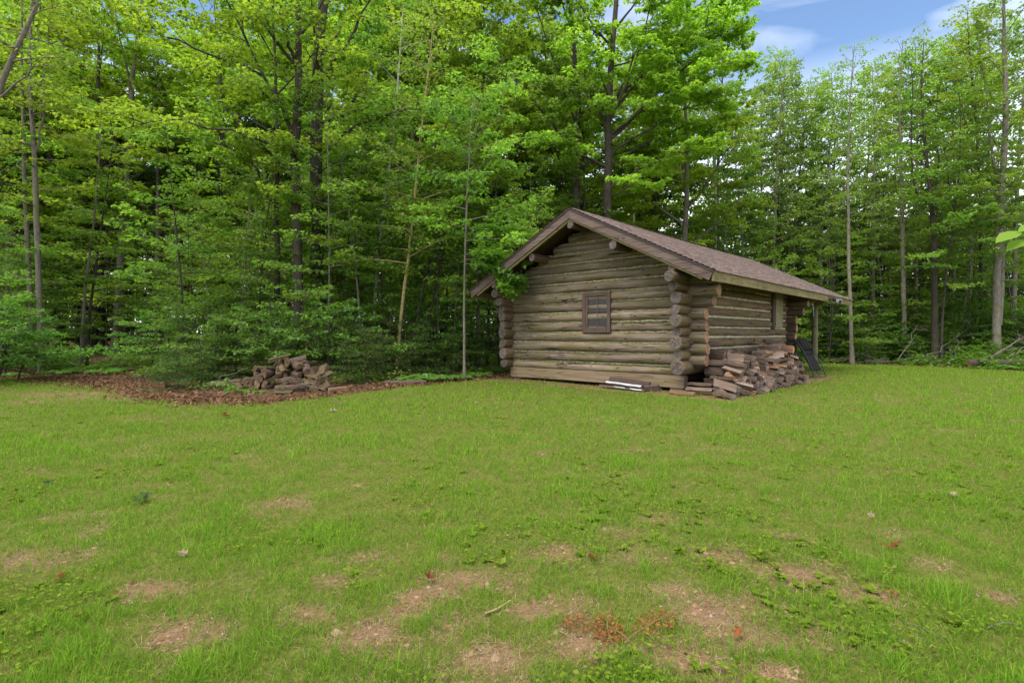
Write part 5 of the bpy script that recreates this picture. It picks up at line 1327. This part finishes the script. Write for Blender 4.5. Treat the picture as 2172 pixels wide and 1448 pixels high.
def ferns(spots, fmt, group):
    spots = sorted(spots)
    for i, (px, Y, s) in enumerate(spots):
        o = link('fern', fern_m[i % 3]); b_ = base_at(float(at_y(px, 750, Y)[0]), Y); o.location = Vector([float(c) for c in b_]); o.rotation_euler = (0, 0, i * 1.7); o.scale = (s,) * 3
        tag(o, fmt.format(ORD[i + 1]), 'fern', group)
ferns([(872, 14.4, 0.95), (910, 14.7, 1.1), (948, 15.1, 1.0), (985, 15.6, 0.9), (1015, 16.2, 0.9), (895, 15.2, 1.1)], 'bright green fern between the left heap and the cabin, {} from the left', 'ferns between the left woodpile and the cabin')
ferns([(195, 17.6, 1.0), (230, 17.0, 1.0), (160, 18.2, 1.1), (255, 18.0, 1.0), (130, 17.2, 0.9), (210, 19.0, 1.1), (20, 16.6, 0.9), (100, 18.8, 1.1)], 'green fern beside the shaded track on the left, {} from the left', 'ferns by the track at the left')
ferns([(1755, 26.0, 1.0), (1772, 25.4, 1.1), (1790, 26.5, 1.1), (1845, 25.4, 1.0), (1880, 25.0, 1.2), (1905, 25.8, 1.1), (1930, 24.8, 1.1), (1965, 24.6, 1.0), (2000, 24.0, 1.1), (2030, 23.4, 1.0), (2055, 22.6, 1.0), (2085, 22.0, 0.9), (2110, 21.2, 0.9), (2140, 20.6, 0.9), (2165, 20.0, 0.9), (2070, 24.4, 1.1)],
      'pale green fern along the far lawn edge, {} fern right of the cabin', 'ferns along the lawn edge right of the cabin')

# ---------------------------------------------------------------- brush, dead branches and fallen logs on the right
def dead_branch(seed, p0, p1, r0, label, bark='dead_twig', twigs=7, name='dead_branch'):
    p0 = np.array(p0, float); p1 = np.array(p1, float); T = Tree(seed); r = T.rs; L = np.linalg.norm(p1 - p0)
    P = np.linspace(0, 1, 8)[:, None] * (p1 - p0); P[1:-1] += r.normal(0, 0.035 * L, (6, 3)) * [1, 1, 0.6]
    r0 *= 0.75; T.tr.tube(P, np.linspace(r0, r0 * 0.3, 8), 6, 0, 0.5)
    for q in range(twigs):
        j = r.randint(2, 7); d = P[j] - P[j - 1]; a2 = math.atan2(d[1], d[0]) + r.choice([-1, 1]) * r.uniform(.4, 1.1)
        Q = T.path(P[j], a2, r.uniform(-.1, .7), L * r.uniform(.15, .4), 0.1, 5, 0.4); T.tr.tube(Q, np.linspace(r0 * 0.4, 0.003, 5), 4, 0, 0.5, cap=False)
        Q2 = T.path(Q[2], a2 + r.uniform(-.9, .9), r.uniform(-.2, .6), L * r.uniform(.08, .2), 0, 4, 0.4); T.tr.tube(Q2, np.linspace(r0 * 0.25, 0.002, 4), 3, 0, 0.5, cap=False)
    o = T.tr.build(name, M[bark]); o.location = Vector(p0); return tag(o, label, 'branch')
def gp(px, Y, h=0.0): p = at_y(px, 740, Y); return np.array([p[0], Y, float(ground_z(p[0], Y)) + h])
for i, (a, b_, r0, lab) in enumerate([
    ((1905, 24.0, 0.2), (1945, 24.3, 1.75), 0.03, 'bare forked grey branch standing up right of the straight grey aspen'),
    ((1950, 23.5, 0.1), (2035, 23.8, 1.4), 0.03, 'bare grey branch slanting up to the right below the candelabra maple'),
    ((2020, 23.2, 0.05), (2032, 23.4, 1.1), 0.025, 'short upright dead stick beside the slanting grey branch'),
    ((2100, 22.5, 0.3), (2185, 22.8, 1.3), 0.045, 'long bare branch rising to the right edge of the photo'),
    ((2070, 22.8, 0.2), (2150, 22.3, 0.75), 0.035, 'bare branch lying across the fallen log near the right edge'),
    ((2140, 22.0, 0.4), (2200, 23.4, 0.9), 0.03, 'tangled twiggy branch at the right edge under the long bare branch'),
    ((1760, 25.6, 0.1), (1850, 25.2, 0.5), 0.04, 'grey dead branch lying low just right of the porch post'),
    ((1790, 25.0, 0.15), (1870, 25.3, 0.75), 0.035, 'grey dead branch in the brush heap, sloping up to the right'),
    ((1870, 24.9, 0.1), (1800, 25.1, 0.6), 0.035, 'grey dead branch in the brush heap, sloping up to the left'),
    ((1820, 24.7, 0.05), (1885, 24.8, 0.25), 0.045, 'thick grey dead branch at the front foot of the brush heap'),
    ((1830, 25.6, 0.1), (1895, 25.7, 0.95), 0.03, 'thin grey branch sticking out over the right of the brush heap'),
    ((1752, 26.2, 0.0), (1760, 26.0, 1.9), 0.022, 'thin bare upright sapling close beside the porch post'),
    ((1775, 26.0, 0.0), (1768, 26.2, 2.2), 0.022, 'thin bare upright sapling between porch post and pale birch'),
    ((1895, 24.6, 0.1), (1960, 24.4, 0.35), 0.035, 'dead branch lying in ferns between the aspen and the candelabra maple')]):
    dead_branch(700 + i, gp(*a), gp(*b_), r0, lab)
def fallen_log(seed, p0, p1, r, label):
    T = Tree(seed); P = np.linspace(0, 1, 9)[:, None] * (np.array(p1) - np.array(p0)); P[1:-1, 2] += T.rs.normal(0, .03, 7)
    T.tr.tube(P, r * np.linspace(1, 0.75, 9), 12, 0, 0.5, rough=0.12, rs=T.rs, capmat=1); o = T.tr.build('fallen_log', [M['bark'], M['end_brown']]); o.location = Vector(p0); return tag(o, label, 'log')
fallen_log(1, gp(2055, 21.6, 0.16), gp(2215, 21.2, 0.22), 0.17, 'dark fallen log lying in green plants at the right edge of the lawn')
fallen_log(2, gp(1930, 23.9, 0.10), gp(2010, 23.4, 0.14), 0.15, 'dark rotten log half hidden by ferns at the far lawn edge')
fallen_log(3, gp(1835, 24.5, 0.06), gp(1885, 24.3, 0.10), 0.12, 'short dark log at the front of the brush heap')
dead_branch(730, gp(20, 18.6, 0.75), gp(165, 18.2, 0.25), 0.035, 'pale bare pole leaning low between the trunks at the far left', 'bark_pale', 1, 'fallen_branch')
dead_branch(731, gp(445, 12.9, 0.1), gp(520, 12.6, 0.45), 0.018, 'thin curved dead branch arching at the left end of the left heap', 'dead_twig', 4)
dead_branch(732, gp(650, 12.3, 0.15), gp(705, 12.25, 0.45), 0.016, 'twiggy dead branch leaning on the right end of the left heap', 'dead_twig', 8)
dead_branch(733, gp(690, 12.1, 0.05), gp(625, 12.05, 0.25), 0.016, 'twiggy dead branch lying in front of the right half of the left heap', 'dead_twig', 8)

# ---------------------------------------------------------------- small things on the lawn
M['leaf_orange'] = mat_rnd('fallen_leaf_orange', [(0.20, 0.075, 0.03), (0.33, 0.145, 0.055)], trans=0.25)
M['leaf_red'] = mat_rnd('fallen_leaf_red', [(0.14, 0.045, 0.025), (0.22, 0.07, 0.035)], trans=0.2)
M['leaf_pale'] = mat_rnd('fallen_leaf_pale', [(0.26, 0.20, 0.13), (0.34, 0.26, 0.17)], trans=0.25)
M['leaf_green'] = mat_rnd('fallen_leaf_green', [(0.04, 0.075, 0.018), (0.12, 0.16, 0.07)], trans=0.2)
def lawn_at(px, py):
    z = 0.1
    for _ in range(4): p = on_ground(px, py, z); z = float(ground_z(p[0], p[1]))
    return np.array([p[0], p[1], z])
def fallen_leaf(i, px, py, size, mat, label):
    r = np.random.RandomState(900 + i); mb = MB(); V = T_STAR[0].copy(); V[:, 2] = 0.95 * V[:, 1] ** 2 + 0.7 * (V[:, 0] - 0.5) ** 2 + r.normal(0, 0.07, len(V)); V[:, 1] *= 0.8
    mb.add(V - [0.5, 0, 0], T_STAR[1], 0, 0.2); mb.add(V[[0, 0, 0]] * 0 + [[-0.5, 0, V[0, 2]], [-0.5, 0.03, V[0, 2]], [-0.95, 0.02, 0.15]], [[0, 1, 2]], 0, 0.9)
    o = mb.build('fallen_leaf', M[mat]); p = lawn_at(px, py); o.location = Vector([float(p[0]), float(p[1]), float(p[2]) + 0.03]); o.rotation_euler = (r.normal(0, .3), r.normal(0, .3), r.uniform(0, 6.28)); o.scale = (size,) * 3
    tag(o, label, 'fallen leaf')
for i, (px, py, s, m, lab) in enumerate([
    (477, 886, 0.20, 'leaf_orange', 'tan curled leaf on the far lawn in front of the left heap'), (128, 1236, 0.10, 'leaf_orange', 'orange leaf in the grass at the far left foreground'),
    (912, 1235, 0.085, 'leaf_red', 'reddish brown curled leaf beside the bare sandy patch'), (1900, 1168, 0.10, 'leaf_red', 'dark rust leaf in the grass on the right side'),
    (1888, 1268, 0.06, 'leaf_orange', 'small orange leaf beside the bare patch on the right'), (1565, 1356, 0.06, 'leaf_orange', 'bright orange leaf on bare soil in the right foreground'),
    (168, 1318, 0.06, 'leaf_red', 'small dark red leaf in the left foreground'), (386, 1183, 0.07, 'leaf_pale', 'pale cream leaf scrap left of centre'), (300, 1068, 0.16, 'leaf_green', 'large dark green upturned leaf on the left lawn'),
    (708, 874, 0.14, 'leaf_pale', 'pale leaf on the far lawn below the fresh split log'), (1815, 875, 0.10, 'leaf_red', 'small dark leaf on the lawn right of the woodpile'), (1850, 1102, 0.06, 'leaf_pale', 'small pinkish scrap in the grass on the right lawn'),
    (1254, 1190, 0.07, 'leaf_red', 'brown leaf near the short stubs at the middle of the lawn'), (105, 1030, 0.1, 'leaf_green', 'pale green leaf lying on the left lawn'), (1010, 858, 0.09, 'leaf_pale', 'tiny pale leaf on the lawn below the left cabin corner')]):
    fallen_leaf(i, px, py, s, m, lab)
def dried_frond(seed, stem, lab):
    r = np.random.RandomState(seed); P = np.array([lawn_at(px, py) + [0, 0, h] for px, py, h in stem]); o0 = P[0].copy(); q = np.linspace(0, 1, 16); s = np.linspace(0, 1, len(P))
    P = np.stack([np.interp(q, s, P[:, k]) for k in range(3)], 1) - o0
    root = thing('dried_fern_frond', lab, 'fern frond', o0); st = MB(); st.tube(P, np.linspace(0.003, 0.0015, 16), 5); st.build('stem', M['split_fresh'], root)
    mb = MB(); d = norm(np.gradient(P, axis=0)); sd = norm(np.cross(d, [0, 0, 1.0]))
    for k in range(5, 16):
        for sg in (-1, 1):
            m = 9; L = 0.075 * math.sin(math.pi * (0.2 + 0.7 * (k - 5) / 11)); u = np.linspace(0.1, 1, m)[:, None]
            A0 = sd[k] * sg + d[k] * r.uniform(-.2, .6); C = P[k] + A0 * L * u + [0, 0, -0.004] + r.normal(0, .004, (m, 3)); A = A0 + r.normal(0, 0.9, (m, 3)); N = r.normal(0, 1, (m, 3)) + [0, 0, .6]
            add_leaves(mb, C, A, N, r.uniform(0.009, 0.024, m), T_OVAL, r.uniform(0, 1, m))
    mb.build('leaflets', M['leaf_orange'], root)
dried_frond(1, [(1345, 1378, 0.02), (1318, 1356, 0.03), (1290, 1340, 0.03), (1245, 1332, 0.035), (1203, 1328, 0.04)], 'rust coloured dried fern frond on the lawn, left one of the two in front')
dried_frond(2, [(1325, 1372, 0.02), (1345, 1356, 0.03), (1375, 1340, 0.035), (1395, 1330, 0.04), (1416, 1320, 0.045)], 'rust coloured dried fern frond on the lawn, right one of the two in front')
dried_frond(3, [(1300, 1290, 0.03), (1290, 1318, 0.035), (1288, 1345, 0.03), (1298, 1368, 0.02)], 'short crumpled dried fern frond crossing between the two longer ones')
def stick(seed, pts, r0, lab, bark='dead_twig'):
    P = np.array([lawn_at(px, py) + [0, 0, 0.018] for px, py in pts]); mb = MB(); q = np.linspace(0, 1, 12); s = np.linspace(0, 1, len(P))
    P2 = np.stack([np.interp(q, s, P[:, k]) for k in range(3)], 1); P2[1:-1] = (P2[:-2] + 2 * P2[1:-1] + P2[2:]) / 4
    mb.tube(P2 - P[0], np.linspace(r0, r0 * .5, 12), 6, 0, .5, rough=0.15, rs=np.random.RandomState(seed)); o = mb.build('fallen_stick', M[bark]); o.location = Vector(P[0]); tag(o, lab, 'stick')
stick(1, [(1028, 1308), (1055, 1298), (1075, 1285), (1083, 1279)], 0.007, 'short pale stick lying on the bare grass in the middle foreground', 'bark_yellow')
stick(2, [(1920, 1328), (1955, 1336), (1990, 1358)], 0.004, 'thin dark curved twig in the grass at the lower right')
stick(3, [(2095, 1338), (2130, 1326), (2172, 1334), (2190, 1338)], 0.004, 'thin arched twig in the grass at the right edge')
stick(4, [(235, 1068), (262, 1062)], 0.006, 'short twig beside the dark green leaf on the left lawn')
def mushroom(px, py, s, lab):
    root = thing('mushroom', lab, 'mushroom', lawn_at(px, py)); a = MB(); a.tube([(0, 0, -0.01), (0.004, 0, 0.05)], [0.012, 0.009], 8); a.build('stem', M['leaf_pale'], root)
    a = MB(); a.tube([(0.004, 0, 0.045), (0.004, 0, 0.052), (0.004, 0, 0.066), (0.004, 0, 0.074)], [0.030, 0.032, 0.022, 0.006], 12); a.build('cap', M['leaf_pale'], root); root.scale = (s,) * 3
mushroom(2022, 1062, 1.1, 'small pale mushroom in the grass on the right lawn')

# ---------------------------------------------------------------- bright leaves hanging in at the right edge from a bush just outside the picture
T = Tree(41, T_OVAL, 0.1, 0); b = base_at(3.35, 2.95)
T.trunk([(0, 0, 0), (0.03, 0.02, 0.9), (-0.02, 0.0, 1.9), (0.1, 0.1, 2.7)], [0.02, 0.015, 0.006], 7)
tips = [(2112, 512), (2135, 530), (2160, 490), (2178, 515), (2190, 480)]
P = np.array([(0.0, 0.0, 1.75), (-0.10, -0.02, 1.95), (-0.22, -0.02, 2.03), (-0.36, -0.02, 2.05)]); T.tr.tube(P, [0.008, 0.006, 0.004, 0.002], 6)
for (tx, ty), (qx, qy) in zip(tips, [(2165, 490), (2178, 508), (2205, 476), (2215, 500), (2230, 470)]):
    tip = at_y(tx, ty, 2.93) - b; st = at_y(qx, qy, 2.95) - b
    L = np.linalg.norm(tip - st); T.buf.append((st[None], (tip - st)[None], np.array([[0.05, -0.45, 1.0]]), np.array([L]), np.array([0.6])))
for q in range(70):
    z = T.rs.uniform(0.9, 2.7); a = T.rs.uniform(-1.4, 1.4); rr = T.rs.uniform(0.1, 0.45)
    T.buf.append((np.array([[0.12 + rr * math.cos(a), rr * math.sin(a), z]]), np.array([[math.cos(a), math.sin(a), -0.3]]), np.array([[0, 0, 1.0]]) + T.rs.normal(0, .3, (1, 3)), np.array([0.12]), T.rs.uniform(0, 1, 1)))
T.leaf = (np.array([(0, 0, 0), (0.22, 0.20, 0.03), (0.5, 0.27, 0.04), (0.8, 0.15, 0.0), (1.0, 0, -0.06), (0.8, -0.15, 0.0), (0.5, -0.27, 0.04), (0.22, -0.20, 0.03), (0.5, 0, 0.0)]), np.array([(0, 8, 2, 1), (8, 4, 3, 2), (0, 7, 6, 8), (8, 6, 5, 4)]))
T.finish('leafy_bush', 'bright green big leaved bush poking in at the right edge close to the camera', 'bush', b, M['bark_grey'], M['near_leaf'])
